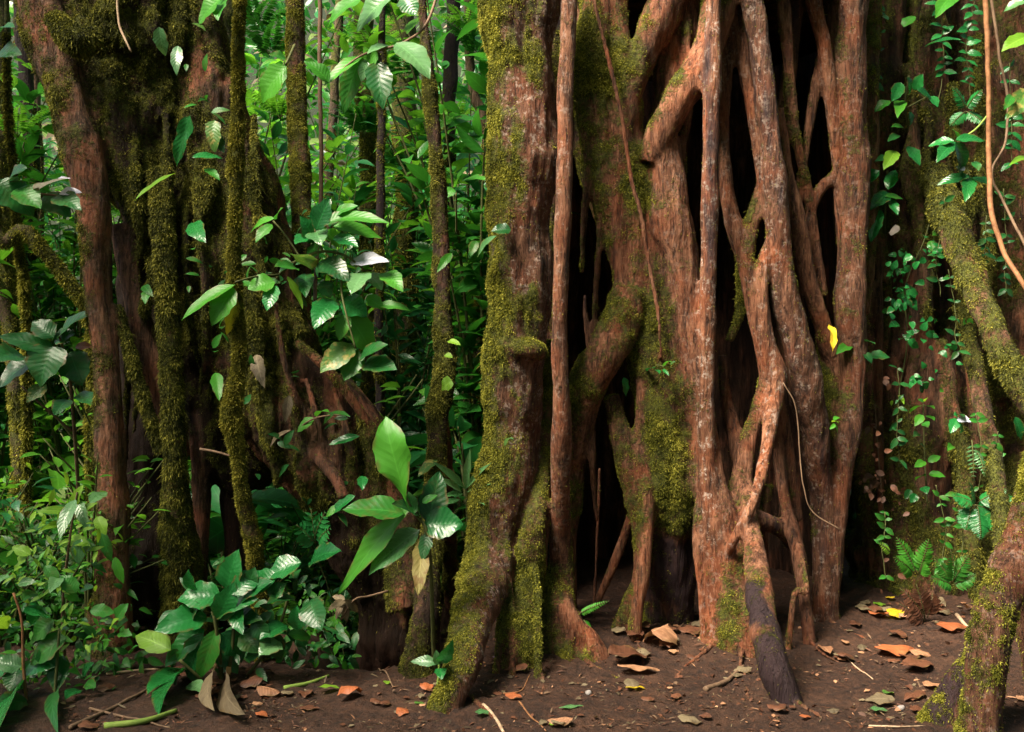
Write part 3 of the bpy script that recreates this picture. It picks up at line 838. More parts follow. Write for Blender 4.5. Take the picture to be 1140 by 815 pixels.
lt([(60, 20, 10, 4.85), (85, 45, 14, 4.8), (110, 40, 10, 4.85)], moss=.9, name='trunk', join='trunk')
for x0, y0, x1, y1, x2, y2, rr, ms in ((318, 390, 330, 470, 352, 545, 5, .7), (340, 420, 356, 480, 372, 560, 4, .3), (300, 400, 300, 480, 312, 540, 6, .8), (372, 430, 392, 510, 398, 600, 5, .5), (402, 460, 420, 540, 424, 640, 6, .6),
                                       (330, 380, 372, 420, 430, 500, 6, .5), (280, 330, 290, 420, 296, 500, 7, .7), (352, 500, 380, 540, 412, 640, 5, .2), (430, 520, 446, 600, 450, 700, 6, .5), (386, 470, 372, 530, 386, 600, 4, .1), (306, 330, 316, 400, 342, 470, 4, .2), (412, 500, 408, 570, 436, 690, 4, .4)):
    lt([(x0, y0, rr * .8, 4.96), (x1, y1, rr, 4.90 + .0006 * max(y1 - 480, 0)), (x2, y2, rr * .8, 4.95 + .0006 * max(y2 - 480, 0))], moss=ms, wet=.4, name='root')
sr_ = np.random.default_rng(77)
for k in range(16):                                            # thin strands hanging down the dark trunk
    x0 = 128 + 180 * sr_.random(); y0 = 60 + 260 * sr_.random(); n_ = 120 + 240 * sr_.random()
    dd = 4.92 + .05 * sr_.random() + .10 * abs(x0 - 200) / 100
    lt([(x0, y0, 2.5 + 2 * sr_.random(), dd + .17), (x0 + sr_.normal(0, 5), y0 + n_ * .35, 3 + 2 * sr_.random(), dd), (x0 + sr_.normal(3, 7), y0 + n_ * .7, 3 + 2 * sr_.random(), dd), (x0 + sr_.normal(8, 9), y0 + n_, 2.5, dd + .12)],
       moss=.45 + .4 * sr_.random(), wet=.5 + .4 * sr_.random(), name='root')
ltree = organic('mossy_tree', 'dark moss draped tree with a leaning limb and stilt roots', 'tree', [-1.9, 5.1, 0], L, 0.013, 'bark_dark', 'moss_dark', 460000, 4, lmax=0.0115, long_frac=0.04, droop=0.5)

# ================================================================ hanging vines and slim stems
def pt(pts, **kw):
    return px_tube(pts, None, **kw)


organic('hanging_vine', 'knobbly yellow green moss covered vine hanging from above to the ground', 'vine', [-1.2, 4.7, 0],
        [pt([(270, -80, 5.5, 4.6), (268, 0, 5, 4.6), (266, 80, 5.5, 4.6), (264, 150, 5.5, 4.6), (262, 185, 9, 4.6), (263, 215, 6, 4.6), (261, 270, 5, 4.6), (262, 330, 6, 4.6), (266, 390, 5.5, 4.6), (261, 430, 6.5, 4.6), (258, 465, 9, 4.6), (265, 505, 6, 4.62), (272, 560, 7, 4.65), (283, 610, 7.5, 4.7), (289, 680, 8, 4.72), (290, 742, 9, 4.72)], moss=.8)],
        0.009, 'bark_dark', 'moss_bright', 60000, 2, single=True, lmax=0.011, droop=0.15)
organic('hanging_vine', 'mossy aerial root dropping onto the dark buttress behind the leafy branch', 'vine', [-1.0, 5.3, 0],
        [pt([(326, -80, 10, 5.5), (328, 0, 9.5, 5.5), (331, 90, 10, 5.5), (334, 190, 11, 5.45), (336, 260, 9.5, 5.4), (338, 340, 8.5, 5.35), (340, 400, 9, 5.25), (342, 450, 10, 5.15)], moss=.55)],
        0.010, 'bark_dark', 'moss', 55000, 2, single=True, lmax=0.011, droop=0.4)
organic('slender_tree', 'slender dark mossy tree between the buttress and the broad left root of the fig', 'tree', [-0.38, 4.7, 0],
        [pt([(466, -80, 5, 5.3), (470, 0, 5, 5.3), (476, 80, 6.5, 5.25), (484, 160, 8, 5.2), (490, 240, 9, 5.2), (494, 330, 9.5, 5.15), (495, 400, 11, 5.1), (490, 460, 12, 5.0), (484, 540, 11, 4.95), (478, 620, 14, 4.85), (474, 690, 16, 4.75), (470, 748, 18, 4.65)], ground=True, moss=.42, wet=.6),
         pt([(492, 470, 8, 5.0), (497, 540, 8, 4.95), (502, 620, 8, 4.85), (505, 690, 9, 4.7)], ground=True, moss=.4, name='root')],
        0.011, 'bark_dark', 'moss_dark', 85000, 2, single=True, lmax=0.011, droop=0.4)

# ================================================================ right tree
Q = []


def qt(pts, **kw):
    Q.append(px_tube(pts, None, **kw))


for n_, x0, x1, x2, r0, r1, d, ms in ((0, 978, 990, 998, 26, 50, 6.0, .30), (1, 1022, 1030, 1050, 30, 46, 6.15, .34), (2, 1082, 1090, 1098, 36, 48, 6.4, .35), (3, 1130, 1140, 1140, 34, 56, 6.2, .35), (4, 1190, 1190, 1190, 50, 70, 6.1, .4)):
    qt([(x0 - 4, -90, r0, d), (x0, 100, r0 + 2, d), (x1, 250, r0 + 3, d), (x1, 380, (r0 + r1) / 2, d), (x2, 500, r1, d), (x2, 600, r1, d), (x2, 650, r1 - 5, d)], ground=True, moss=ms + .06, wet=.45, name='trunk', join='trunk')
qt([(1010, 260, 14, 5.85), (1020, 360, 18, 5.8), (1032, 460, 22, 5.75), (1034, 560, 24, 5.75), (1030, 650, 22, 5.75)], ground=True, moss=.2, name='trunk', join='trunk')
qt([(1040, 190, 14, 5.75), (1060, 250, 17, 5.4), (1082, 310, 16, 5.2), (1106, 368, 14, 5.0), (1132, 420, 15, 4.9), (1166, 470, 16, 4.8), (1215, 545, 18, 4.7), (1290, 740, 24, 4.5)], ground=True, moss=.55, name='root', label='upper slanting root, mossy on top')
qt([(1070, 340, 8, 5.7), (1082, 390, 10, 5.5), (1092, 440, 10, 5.4), (1104, 500, 10, 5.3), (1112, 560, 9, 5.2), (1118, 640, 9, 5.2), (1122, 704, 9, 5.2)], ground=True, moss=.62, name='root', label='lower root wrapped in yellow green moss')
qt([(1046, 380, 9, 5.75), (1058, 450, 10, 5.65), (1072, 520, 11, 5.65), (1080, 600, 11, 5.65), (1084, 665, 12, 5.65)], ground=True, moss=.6, name='root')
for k in range(20):
    x0 = 962 + 160 * sr_.random(); y0 = -40 + 420 * sr_.random(); n_ = 160 + 260 * sr_.random()
    dd = 5.72 + .08 * sr_.random()
    qt([(x0, y0, 3 + 3 * sr_.random(), dd + .1), (x0 + sr_.normal(0, 5), y0 + n_ * .35, 4 + 3 * sr_.random(), dd), (x0 + sr_.normal(4, 8), y0 + n_ * .7, 4 + 3 * sr_.random(), dd - .03), (x0 + sr_.normal(8, 10), min(y0 + n_, 665), 3, dd - .02)],
       moss=.2 + .6 * sr_.random(), wet=.7 * sr_.random(), name='root')
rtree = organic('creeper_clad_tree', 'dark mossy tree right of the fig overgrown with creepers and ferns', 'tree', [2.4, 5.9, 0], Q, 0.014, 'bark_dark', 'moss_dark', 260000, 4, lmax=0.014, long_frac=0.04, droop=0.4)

organic('leaning_root', 'stout mossy root leaning in from the right edge, forked at its foot', 'root', [1.75, 3.7, 0],
        [pt([(1250, 250, 22, 4.3), (1216, 380, 22, 4.2), (1182, 470, 22, 4.1), (1156, 550, 22, 4.0), (1134, 610, 22, 3.95), (1114, 665, 22, 3.9), (1103, 715, 22, 3.85), (1097, 765, 20, 3.75), (1090, 812, 20, 3.72)], ground=True, moss=.25, lich=.3),
         pt([(1104, 710, 18, 3.88), (1085, 740, 17, 3.9), (1066, 768, 18, 3.9), (1048, 800, 20, 3.85)], ground=True, moss=.1, wet=.8),
         pt([(1126, 620, 18, 4.0), (1142, 690, 14, 4.05), (1164, 770, 16, 4.05)], ground=True, moss=.2)],
        0.011, 'bark_fig', 'moss', 90000, 4, single=True, lmax=0.015)
for pts, mt, lab in (
        ([(1090, -60, 2.6, 4.9), (1098, 20, 3, 4.9), (1101, 100, 2.6, 4.9), (1101, 180, 3, 4.9), (1104, 235, 3, 4.85), (1118, 280, 2.8, 4.8), (1140, 318, 2.8, 4.7), (1165, 350, 2.8, 4.7)], 'vine_red', 'thin orange brown vine dangling in front of the right tree'),
        ([(1099, -40, 2, 5.1), (1112, 60, 1.6, 5.1), (1122, 110, 1.6, 5.1), (1118, 160, 1.4, 5.0), (1104, 195, 1.4, 4.95), (1120, 230, 1.6, 4.9), (1150, 290, 1.8, 4.8)], 'twig', 'hair thin brown vine looping beside the orange brown one'),
        ([(356, -60, 2.6, 5.8), (356, 60, 2.4, 5.8), (357, 140, 2.4, 5.8), (357, 215, 2.4, 5.8), (352, 300, 2.2, 5.7), (348, 420, 2.2, 5.4)], 'twig', 'straight thin brown stem beside the mossy aerial root'),
        ([(872, 426, .7, 4.95), (886, 455, .7, 4.95), (890, 500, .7, 4.95), (894, 540, .7, 4.92), (905, 570, .7, 4.92), (936, 590, .9, 4.9)], 'twig', 'pale wiry root strand bent across the right hollow'),
        ([(222, 500, 1.6, 4.8), (240, 503, 1.4, 4.8), (262, 509, 1.2, 4.8)], 'twig', 'short bare twig sticking out from the mossy rope root'),
        ([(130, -10, 1.4, 4.85), (132, 25, 1.3, 4.85), (140, 45, 1.2, 4.82), (146, 58, 1.0, 4.82)], 'twig_pale', 'pale strand hanging from the top of the dark mossy tree')):
    A = Acc()
    p = np.array([[*P(x, y, d), r * d / F] for x, y, r, d in pts])
    p = spline(p, 0.02)
    p[:, :3] += np.stack([fbm(p[:, :3] * 9, 2, 5), fbm(p[:, :3] * 9 + 9, 2, 6), p[:, 0] * 0], 1) * 0.006
    A.add(*tube(p, 7))
    o = A.obj('vine' if 'vine' in lab else ('stem' if 'stem' in lab else 'twig'), mt, None, p[-1, :3]); o.location = p[-1, :3]
    tag(o, lab, 'vine' if 'vine' in lab else ('stem' if 'stem' in lab else 'twig'))

# ================================================================ ground
def axis(a, b, step, lo, hi):
    mid = np.arange(a, b, step)
    left, right, s, x = [], [], step, a
    while x > lo:
        s *= 1.16; x -= s; left.append(x)
    s, x = step, mid[-1]
    while x < hi:
        s *= 1.16; x += s; right.append(x)
    return np.concatenate([left[::-1], mid, right])


def make_ground():
    xs, ys = axis(-2.6, 2.7, 0.022, -90, 90), axis(3.4, 6.4, 0.022, -40, 120)
    X, Y = np.meshgrid(xs, ys, indexing='ij')
    x, y = X.ravel(), Y.ravel()
    z = gz(x, y)
    nearm = sm(y, 2, 3.2) * sm(-y, -8, -6.4)
    p = np.stack([x, y, z], 1)
    z = z + nearm * (0.013 * fbm(p * 20, 3, 71) + 0.012 * sm(fbm(p * 36, 3, 72), 0.1, 0.5))
    v = np.stack([x, y, z], 1)
    a, b = len(xs), len(ys)
    i = np.arange(a - 1)[:, None] * b + np.arange(b - 1)[None]
    f = np.stack([i, i + b, i + b + 1, i + 1], -1).reshape(-1, 4)
    o = link('ground', mesh_from('ground', v, f, None, None, ['soil']))
    tag(o, 'bare dark brown soil floor of the forest, rising into a slope behind', 'ground', kind='structure')


make_ground()


# ================================================================ background
def rand_dirs(n_, el0, el1):
    az = R.random(n_) * 2 * math.pi; el = np.radians(el0 + (el1 - el0) * R.random(n_))
    return np.stack([np.cos(az) * np.cos(el), np.sin(az) * np.cos(el), np.sin(el)], 1)


def bush_mesh(h, spread, nst, nleaf, ll, kind, mat, ratio=0.4, nsg=4, bow=0.3):
    """arching leafy stems"""
    fo, st = Acc(), Acc()
    for s in range(nst):
        az = R.random() * 6.28
        tip = np.array([math.cos(az) * spread * (0.4 + 0.6 * R.random()), math.sin(az) * spread * (0.4 + 0.6 * R.random()), h * (0.55 + 0.45 * R.random())])
        mid = tip * np.array([0.35, 0.35, 0.62])
        path = spline(np.array([[*(tip * 0.02), .012], [*mid, .008], [*tip, .003]]), 0.08)
        st.add(*tube(path, 5))
        t = 0.12 + 0.88 * R.random(nleaf)
        ix = np.minimum((t * (len(path) - 1)).astype(int), len(path) - 1)
        b = path[ix, :3]
        d = unit(rand_dirs(nleaf, -25, 45) + unit(tip) * 0.3)
        b = b + d * 0.03 + R.normal(0, 0.02, (nleaf, 3))
        up = unit(np.array([0, 0, 1.0]) + R.normal(0, 0.35, (nleaf, 3)))
        L = ll * (0.55 + 0.75 * R.random(nleaf))
        fo.add(*leaves(b, d, up, L, L * ratio * (0.8 + 0.4 * R.random(nleaf)), bow * (0.5 + R.random(nleaf)), 0.25, kind, nsg, 2, rnd=np.clip(R.normal(0.5, 0.25, nleaf), 0, 1)))
    return fo, st


def fern_mesh(h, n_, pl):
    fo, st = Acc(), Acc()
    for k in range(n_):
        az = k * 6.28 / n_ + R.random() * 0.5; el = 0.5 + 0.5 * R.random()
        d = np.array([math.cos(az) * math.cos(el), math.sin(az) * math.cos(el), math.sin(el)])
        L = h * (0.7 + 0.5 * R.random())
        tip = d * L; tip[2] *= 0.75
        frond(fo, np.zeros(3), tip, np.array([0, 0, 1.0]), pl, 18, 0.35, rr=0.2 + 0.6 * R.random(), stem=st)
    return fo, st


def strap_mesh(h, n_):
    fo, st = Acc(), Acc()
    d = rand_dirs(n_, 35, 80)
    L = h * (0.6 + 0.6 * R.random(n_))
    fo.add(*leaves(np.zeros((n_, 3)), d, np.cross(np.cross(d, [0, 0, 1.0]), d), L, L * 0.10, 0.5 + 0.3 * R.random(n_), 0.35, 'strap', 9, 2))
    st.add(*tube(np.array([[0, 0, -.05, .03], [0, 0, .1, .02]]), 6))
    return fo, st


KINDS = [
    # name, label, category, makers
    ('leafy_shrub', 'bushy green shrub crowding the undergrowth behind the mossy stems', 'shrub', 'shrubs in the undergrowth', [
        lambda: (*bush_mesh(1.1, 0.55, 9, 16, 0.13, 'ovate', None, .45), 'far_leaf'),
        lambda: (*bush_mesh(0.8, 0.6, 10, 14, 0.11, 'lance', None, .32), 'far_leaf'),
        lambda: (*bush_mesh(1.3, 0.5, 9, 18, 0.10, 'ovate', None, .5), 'far_leaf_light'),
        lambda: (*bush_mesh(1.0, 0.6, 9, 16, 0.14, 'ovate', None, .42), 'far_leaf_blue'),
        lambda: (*bush_mesh(0.9, 0.6, 9, 16, 0.12, 'lance', None, .36), 'far_leaf_pale')]),
    ('broadleaf_plant', 'broad leaved plant with drooping leaves among the background shrubs', 'plant', 'broad leaved plants in the undergrowth', [
        lambda: (*bush_mesh(1.1, 0.5, 6, 7, 0.30, 'ovate', None, .36, 6, .45), 'far_leaf_blue'),
        lambda: (*bush_mesh(0.9, 0.5, 6, 7, 0.26, 'lance', None, .26, 6, .5), 'far_leaf'),
        lambda: (*bush_mesh(1.0, 0.5, 5, 7, 0.28, 'ovate', None, .40, 6, .4), 'far_leaf_light')]),
    ('fern', 'arching green fern among the background shrubs', 'fern', 'ferns in the undergrowth', [
        lambda: (*fern_mesh(0.8, 9, 0.14), 'far_leaf'),
        lambda: (*fern_mesh(0.6, 8, 0.10), 'far_leaf_light')]),
    ('strap_leaf_plant', 'tuft of long grassy strap leaves in the background', 'plant', 'strap leaved plants in the undergrowth', [
        lambda: (*strap_mesh(0.7, 26), 'far_leaf_light')]),
    ('tall_sapling', 'tall thin leafy sapling in the background', 'sapling', 'saplings in the background', [
        lambda: (*bush_mesh(3.6, 0.8, 9, 54, 0.19, 'ovate', None, .42, 5), 'far_leaf'),
        lambda: (*bush_mesh(4.2, 0.9, 9, 60, 0.17, 'ovate', None, .45, 5), 'far_leaf_light'),
        lambda: (*bush_mesh(3.8, 0.9, 9, 54, 0.23, 'lance', None, .33, 5), 'far_leaf_blue')]),
]
PROTO = {}
for name, label, cat, group, makers in KINDS:
    PROTO[name] = []
    for mk in makers:
        fo, st, mt = mk()
        q = [f for f in fo.f]
        fm = mesh_from('foliage', np.concatenate(fo.v), np.concatenate(q), np.concatenate(fo.uv), {'rnd': np.concatenate(fo.r)}, [mt])
        q4 = np.concatenate([f for f in st.f if f.shape[1] == 4]); q3 = [f for f in st.f if f.shape[1] == 3]
        sme = mesh_from('stem', np.concatenate(st.v), [q4] + ([np.concatenate(q3)] if q3 else []), None, None, ['stem'])
        PROTO[name].append((fm, sme, label, cat, group))


def grow(name, k, x, y, s, rz, z=None):
    fm, sme, label, cat, group = PROTO[name][k]
    e = empty(name, (x, y, (gz(x, y)[0] if z is None else z) - 0.02), label, cat, group)
    e.rotation_euler = ((R.random() - .5) * .2, (R.random() - .5) * .2, rz)
    e.scale = (s, s, s)
    link('foliage', fm, e); link('stem', sme, e)
    return e


# clumps are set out by ground position, left of the fig and behind the mossy tree
BR = np.random.default_rng(5)


def scatter(name, count, px0, px1, d0, d1, s0, s1, block=()):
    for _ in range(count):
        d = d0 + (d1 - d0) * BR.random() ** 1.2
        px = px0 + (px1 - px0) * BR.random()
        x = (px - CX) / F * d
        ks = len(PROTO[name])
        grow(name, int(BR.integers(ks)), x, d, s0 + (s1 - s0) * BR.random(), BR.random() * 6.28)


scatter('leafy_shrub', 46, -60, 560, 6.0, 9.5, 0.7, 1.3)
scatter('leafy_shrub', 20, -60, 110, 4.9, 6.2, 0.6, 0.9)
scatter('leafy_shrub', 12, 280, 400, 5.4, 6.2, 0.4, 0.6)
scatter('fern', 8, 150, 400, 5.3, 6.0, 0.5, 0.8)
scatter('broadleaf_plant', 34, -60, 560, 5.9, 9.0, 0.7, 1.4)
scatter('broadleaf_plant', 7, -60, 80, 5.0, 6.2, 0.6, 0.8)
scatter('fern', 18, -60, 560, 5.9, 8.5, 0.7, 1.1)
scatter('strap_leaf_plant', 8, 380, 560, 6.2, 9.0, 0.8, 1.2)
scatter('tall_sapling', 46, -80, 570, 6.8, 10.5, 0.7, 1.2)
scatter('tall_sapling', 10, 1000, 1200, 7.4, 9.0, 0.8, 1.2)

scatter('leafy_shrub', 9, 905, 1010, 7.3, 8.6, 0.9, 1.3)
scatter('tall_sapling', 7, 905, 1010, 7.4, 8.8, 0.8, 1.1)
# slim trees between the shrubs
TRUNKS = [
    (([(22, -60, 9, 8), (30, 90, 9, 8), (36, 200, 8, 8), (30, 420, 9, 8), (28, 600, 9, 8)]), 'bark_far', .3, .8, 'dark slim trunk left of the leaning limb'),
    (([(-2, 60, 11, 7), (3, 160, 11, 7), (10, 330, 10, 7), (22, 480, 10, 7), (24, 640, 11, 7)]), 'bark_far', .6, .3, 'mossy leaning trunk at the left picture edge'),
    (([(8, 60, 2.5, 6.3), (14, 180, 2.5, 6.3), (20, 270, 3.5, 6.3), (28, 330, 3.5, 6.3), (30, 480, 3, 6.3), (30, 650, 3, 6.3)]), 'bark_far', .9, .0, 'thin yellow mossy stem at the left picture edge'),
    (([(38, 40, 4.5, 8.6), (42, 140, 4.5, 8.6), (44, 240, 4.5, 8.6), (44, 590, 5, 8.6)]), 'bark_far', .1, .0, 'thin pale trunk beside the dark slim one'),
    (([(-10, 215, 7, 6.2), (30, 258, 8, 6.2), (58, 290, 7, 6.2), (78, 315, 6, 6.2), (98, 352, 6, 6.2), (104, 420, 6, 6.2), (104, 660, 7, 6.2)]), 'bark_far', .75, .2, 'bent mossy branch stem arching towards the leaning limb'),
    (([(250, -60, 20, 7.2), (252, 60, 19, 7.2), (262, 170, 17, 7.2), (290, 300, 18, 7.2), (300, 620, 20, 7.2)]), 'bark_far', .55, .4, 'brown mossy trunk behind the knobbly vine'),
    (([(404, -60, 11, 7.6), (408, 120, 11, 7.6), (412, 240, 11, 7.6), (414, 600, 12, 7.6)]), 'bark_far', .62, .1, 'brown moss spotted trunk in the middle background'),
    (([(426, -60, 4, 6.6), (425, 120, 4.5, 6.6), (423, 240, 5, 6.6), (422, 640, 6, 6.6)]), 'bark_far', .35, .9, 'thin dark stem in front of the moss spotted trunk'),
    (([(506, -60, 8, 8.2), (502, 60, 8, 8.2), (500, 180, 7, 8.2), (500, 590, 8, 8.2)]), 'bark_far', .3, 1., 'dark straight trunk between the slender mossy tree and the fig'),
    (([(522, 40, 5, 7.4), (538, 130, 6, 7.4), (550, 200, 7, 7.4), (562, 330, 7, 7.4), (572, 620, 8, 7.4)]), 'bark_far', .42, .0, 'pinkish grey trunk leaning just left of the fig'),
    (([(448, 20, 16, 8.8), (452, 120, 14, 8.8), (450, 300, 12, 8.8), (452, 580, 13, 8.8)]), 'bark_far', .65, .6, 'dim brown trunk behind the slender mossy tree'),
    (([(380, -60, 5, 9), (372, 100, 5, 9), (366, 240, 5, 9), (364, 580, 6, 9)]), 'bark_far', .5, .5, 'faint thin trunk right of the straight brown stem'),
    (([(535, 330, 6, 7), (532, 420, 7, 7), (528, 500, 7, 7), (526, 620, 8, 7)]), 'bark_far', .6, .4, 'short mossy stump standing behind the fig root'),
]
for pts, bk, ms, wt, lab in TRUNKS:
    p = np.array([[*P(x, y, d), r * d / F] for x, y, r, d in pts])
    e = p[-1].copy(); e[2] = gz(e[0], e[1])[0] - 0.1; p = np.concatenate([p[:-1], [e]])
    if 'stump' not in lab:
        t0 = p[0].copy(); t0[2] += 3.0; p = np.concatenate([[t0], p])
    p = spline(p, 0.05)
    p[:, 3] *= 1 + 0.18 * fbm(p[:, :3] * 5, 2, 3)
    p[:, 0] += 0.5 * p[:, 3] * fbm(p[:, :3] * 2.5, 2, 8)
    v, f = tube(p, 16)
    org = np.array([p[-1, 0], p[-1, 1], p[-1, 2] + 0.1])
    fq = f[0]
    nr = vnormals(v, fq)
    rad = np.concatenate([np.repeat(p[:, 3], 16), [0, 0]])
    v = v + nr * (rad * 0.22 * fbm(v * np.array([14, 14, 5]), 3, 4))[:, None]
    ml = np.clip(ms + 0.45 * fbm(v * 4, 3, 14), 0, 1)
    mask = np.stack([ml, ml * 0, ml * 0 + wt], 1)
    o = link('tree', mesh_from('tree', v - org, f, None, {'mask': mask}, [bk])); o.location = org
    tag(o, lab, 'tree', 'slim trees in the background')
    moss_coat('moss', o, org, v, fq, vnormals(v, fq), ml, int(6000 + 16000 * ms), 'moss', lmin=0.006, lmax=0.020)


# ferns and tufts that sit on the slim trees
for px, py, d, k, nm, sc in [(300, 60, 6.9, 0, 'fern', .6), (312, 130, 6.7, 1, 'fern', .6), (285, 30, 7.0, 0, 'fern', .6), (405, 150, 7.3, 0, 'fern', .6), (412, 60, 7.3, 1, 'fern', .8), (452, 90, 8.4, 0, 'fern', .9), (470, 150, 8.2, 0, 'strap_leaf_plant', .6),
                            (455, 200, 8.3, 0, 'fern', .8), (505, 140, 7.9, 1, 'fern', .7), (530, 60, 7.2, 0, 'fern', .6), (395, 230, 7.3, 0, 'strap_leaf_plant', .7), (250, 120, 6.9, 1, 'fern', .6), (20, 150, 6.8, 1, 'fern', .7), (440, 20, 8.0, 0, 'fern', .8), (520, 30, 7.2, 1, 'fern', .6)]:
    p = P(px, py, d)
    e = grow(nm, k, p[0], p[1], sc, BR.random() * 6.28, p[2])
    e['label'] = 'small fern perched on a slim tree in the background' if nm == 'fern' else 'grassy tuft perched on a slim tree in the background'
    e['group'] = 'perched ferns and tufts on the slim trees' if nm == 'fern' else 'perched grassy tufts on the slim trees'


def make_forest():
    """the mass of leaves on the slope behind everything"""
    n_ = 46000
    az = np.radians(-40 + 80 * BR.random(n_))
    r = 10.5 + 9 * BR.random(n_) ** 1.3
    x, y = np.sin(az) * r, np.cos(az) * r
    g = gz(x, y)
    z = g + 7.5 * BR.random(n_) ** 1.25
    p = np.stack([x, y, z], 1)
    keep = fbm(p * 0.75, 3, 91) + 0.45 * fbm(p * 2.2, 2, 92) > -0.12
    p = p[keep]; n_ = len(p)
    d = rand_dirs(n_, -50, 25)
    L = (0.11 + 0.20 * BR.random(n_)) * (0.8 + 0.5 * (p[:, 1] > 14))
    cl = np.clip(0.5 + 0.7 * fbm(p * 1.1, 2, 95) + BR.normal(0, .18, n_), 0, 1)
    up = unit(np.array([0, -0.25, 1.0]) + BR.normal(0, .5, (n_, 3)))
    v, f, uv, rr = leaves(p, d, up, L, L * 0.42, 0.25, 0.25, 'ovate', 3, 2, rnd=cl)
    pick = (fbm(p * 0.55 + 31, 2, 96) > -0.15).astype(int) + (fbm(p * 0.8 + 77, 2, 97) > 0.28)
    q_ = BR.random(n_); pick = np.where(q_ < .10, 3, np.where(q_ > .95, 4, pick))
    o = link('forest', mesh_from('forest', v, f, uv, {'rnd': rr}, ['far_leaf_blue', 'far_leaf', 'far_leaf_light', 'far_leaf_pale', 'leaf_dead'], midx=np.repeat(pick, 6)))
    tag(o, 'dense green forest foliage on the slope behind the trees', 'forest', kind='stuff')


make_forest()


def make_shade_canopy():
    """leaves added out of view to shade the scene, with one break for the sun"""
    n_ = 21000
    x = -8 + 17 * BR.random(n_); y = -6 + 13.5 * BR.random(n_); z = 6.3 + 1.8 * BR.random(n_) + 0.05 * np.abs(x)
    hole = ((x + 2.0) / 2.5) ** 2 + ((y - 2.0) / 2.5) ** 2 + 0.5 * fbm(np.stack([x, y, z], 1) * 0.8, 2, 3)  # gap set along the sun's direction to light the fig
    pp = np.stack([x, y, z], 1)
    p = pp[(hole > 1) & ((y < 5) | (fbm(pp * 0.7, 2, 19) > -0.10))]
    m = 19000
    az = np.radians(75 + 210 * BR.random(m)); r = 6 + 3 * BR.random(m)
    q = np.stack([np.sin(az) * r, np.cos(az) * r + 1, 6.8 * BR.random(m)], 1)
    p = np.concatenate([p, q]); n_ = len(p)
    L = 0.30 * (0.7 + 0.7 * BR.random(n_))
    v, f, uv, rr = leaves(p, rand_dirs(n_, -50, 20), unit(np.array([0, 0, 1.0]) + BR.normal(0, .6, (n_, 3))), L, L * .5, .25, .2, 'ovate', 2, 2)
    o = link('shade_canopy', mesh_from('shade_canopy', v, f, uv, {'rnd': rr}, ['far_leaf']))
    tag(o, 'unseen leaves added overhead and round the camera to shade the scene', 'shade_canopy', kind='stuff')


make_shade_canopy()

# ================================================================ light, sky, camera
cam = bpy.data.objects.new('camera', bpy.data.cameras.new('camera'))
COL.objects.link(cam)
cam.location = (0, 0, CAMZ); cam.rotation_euler = (math.radians(90), 0, 0)
cam.data.sensor_width = 36; cam.data.lens = 36; cam.data.clip_end = 500; cam.data.clip_start = 0.05
scene.camera = cam
w = bpy.data.worlds.new('World'); scene.world = w; w.use_nodes = True
nt = w.node_tree; bg = nt.nodes['Background']
sky = nt.nodes.new('ShaderNodeTexSky'); sky.sky_type = 'NISHITA'; sky.sun_disc = False
SUN_EL, SUN_AZ = math.radians(50), math.radians(-128)     # azimuth clockwise from +Y: behind the left shoulder
sky.sun_elevation = SUN_EL; sky.sun_rotation = SUN_AZ; sky.dust_density = 6.0; sky.air_density = 0.7
nt.links.new(sky.outputs[0], bg.inputs[0]); bg.inputs[1].default_value = 0.05
sl = bpy.data.lights.new('sun', 'SUN'); sl.energy = 5.0; sl.angle = math.radians(30); sl.color = (1.0, 0.89, 0.71)
so = bpy.data.objects.new('sun', sl); COL.objects.link(so)
to_sun = Vector((math.sin(SUN_AZ) * math.cos(SUN_EL), math.cos(SUN_AZ) * math.cos(SUN_EL), math.sin(SUN_EL)))
so.rotation_euler = to_sun.to_track_quat('Z', 'Y').to_euler()
vs_ = scene.view_settings
vs_.view_transform = 'Standard'; vs_.look = 'None'; vs_.gamma = 1.0; vs_.exposure = 2.22; vs_.use_curve_mapping = False
scene.cycles.use_denoising = True
scene.cycles.max_bounces = 6; scene.cycles.diffuse_bounces = 2; scene.cycles.glossy_bounces = 2; scene.cycles.transmission_bounces = 3

# ================================================================ plants traced leaf by leaf
HR = np.random.default_rng(23)


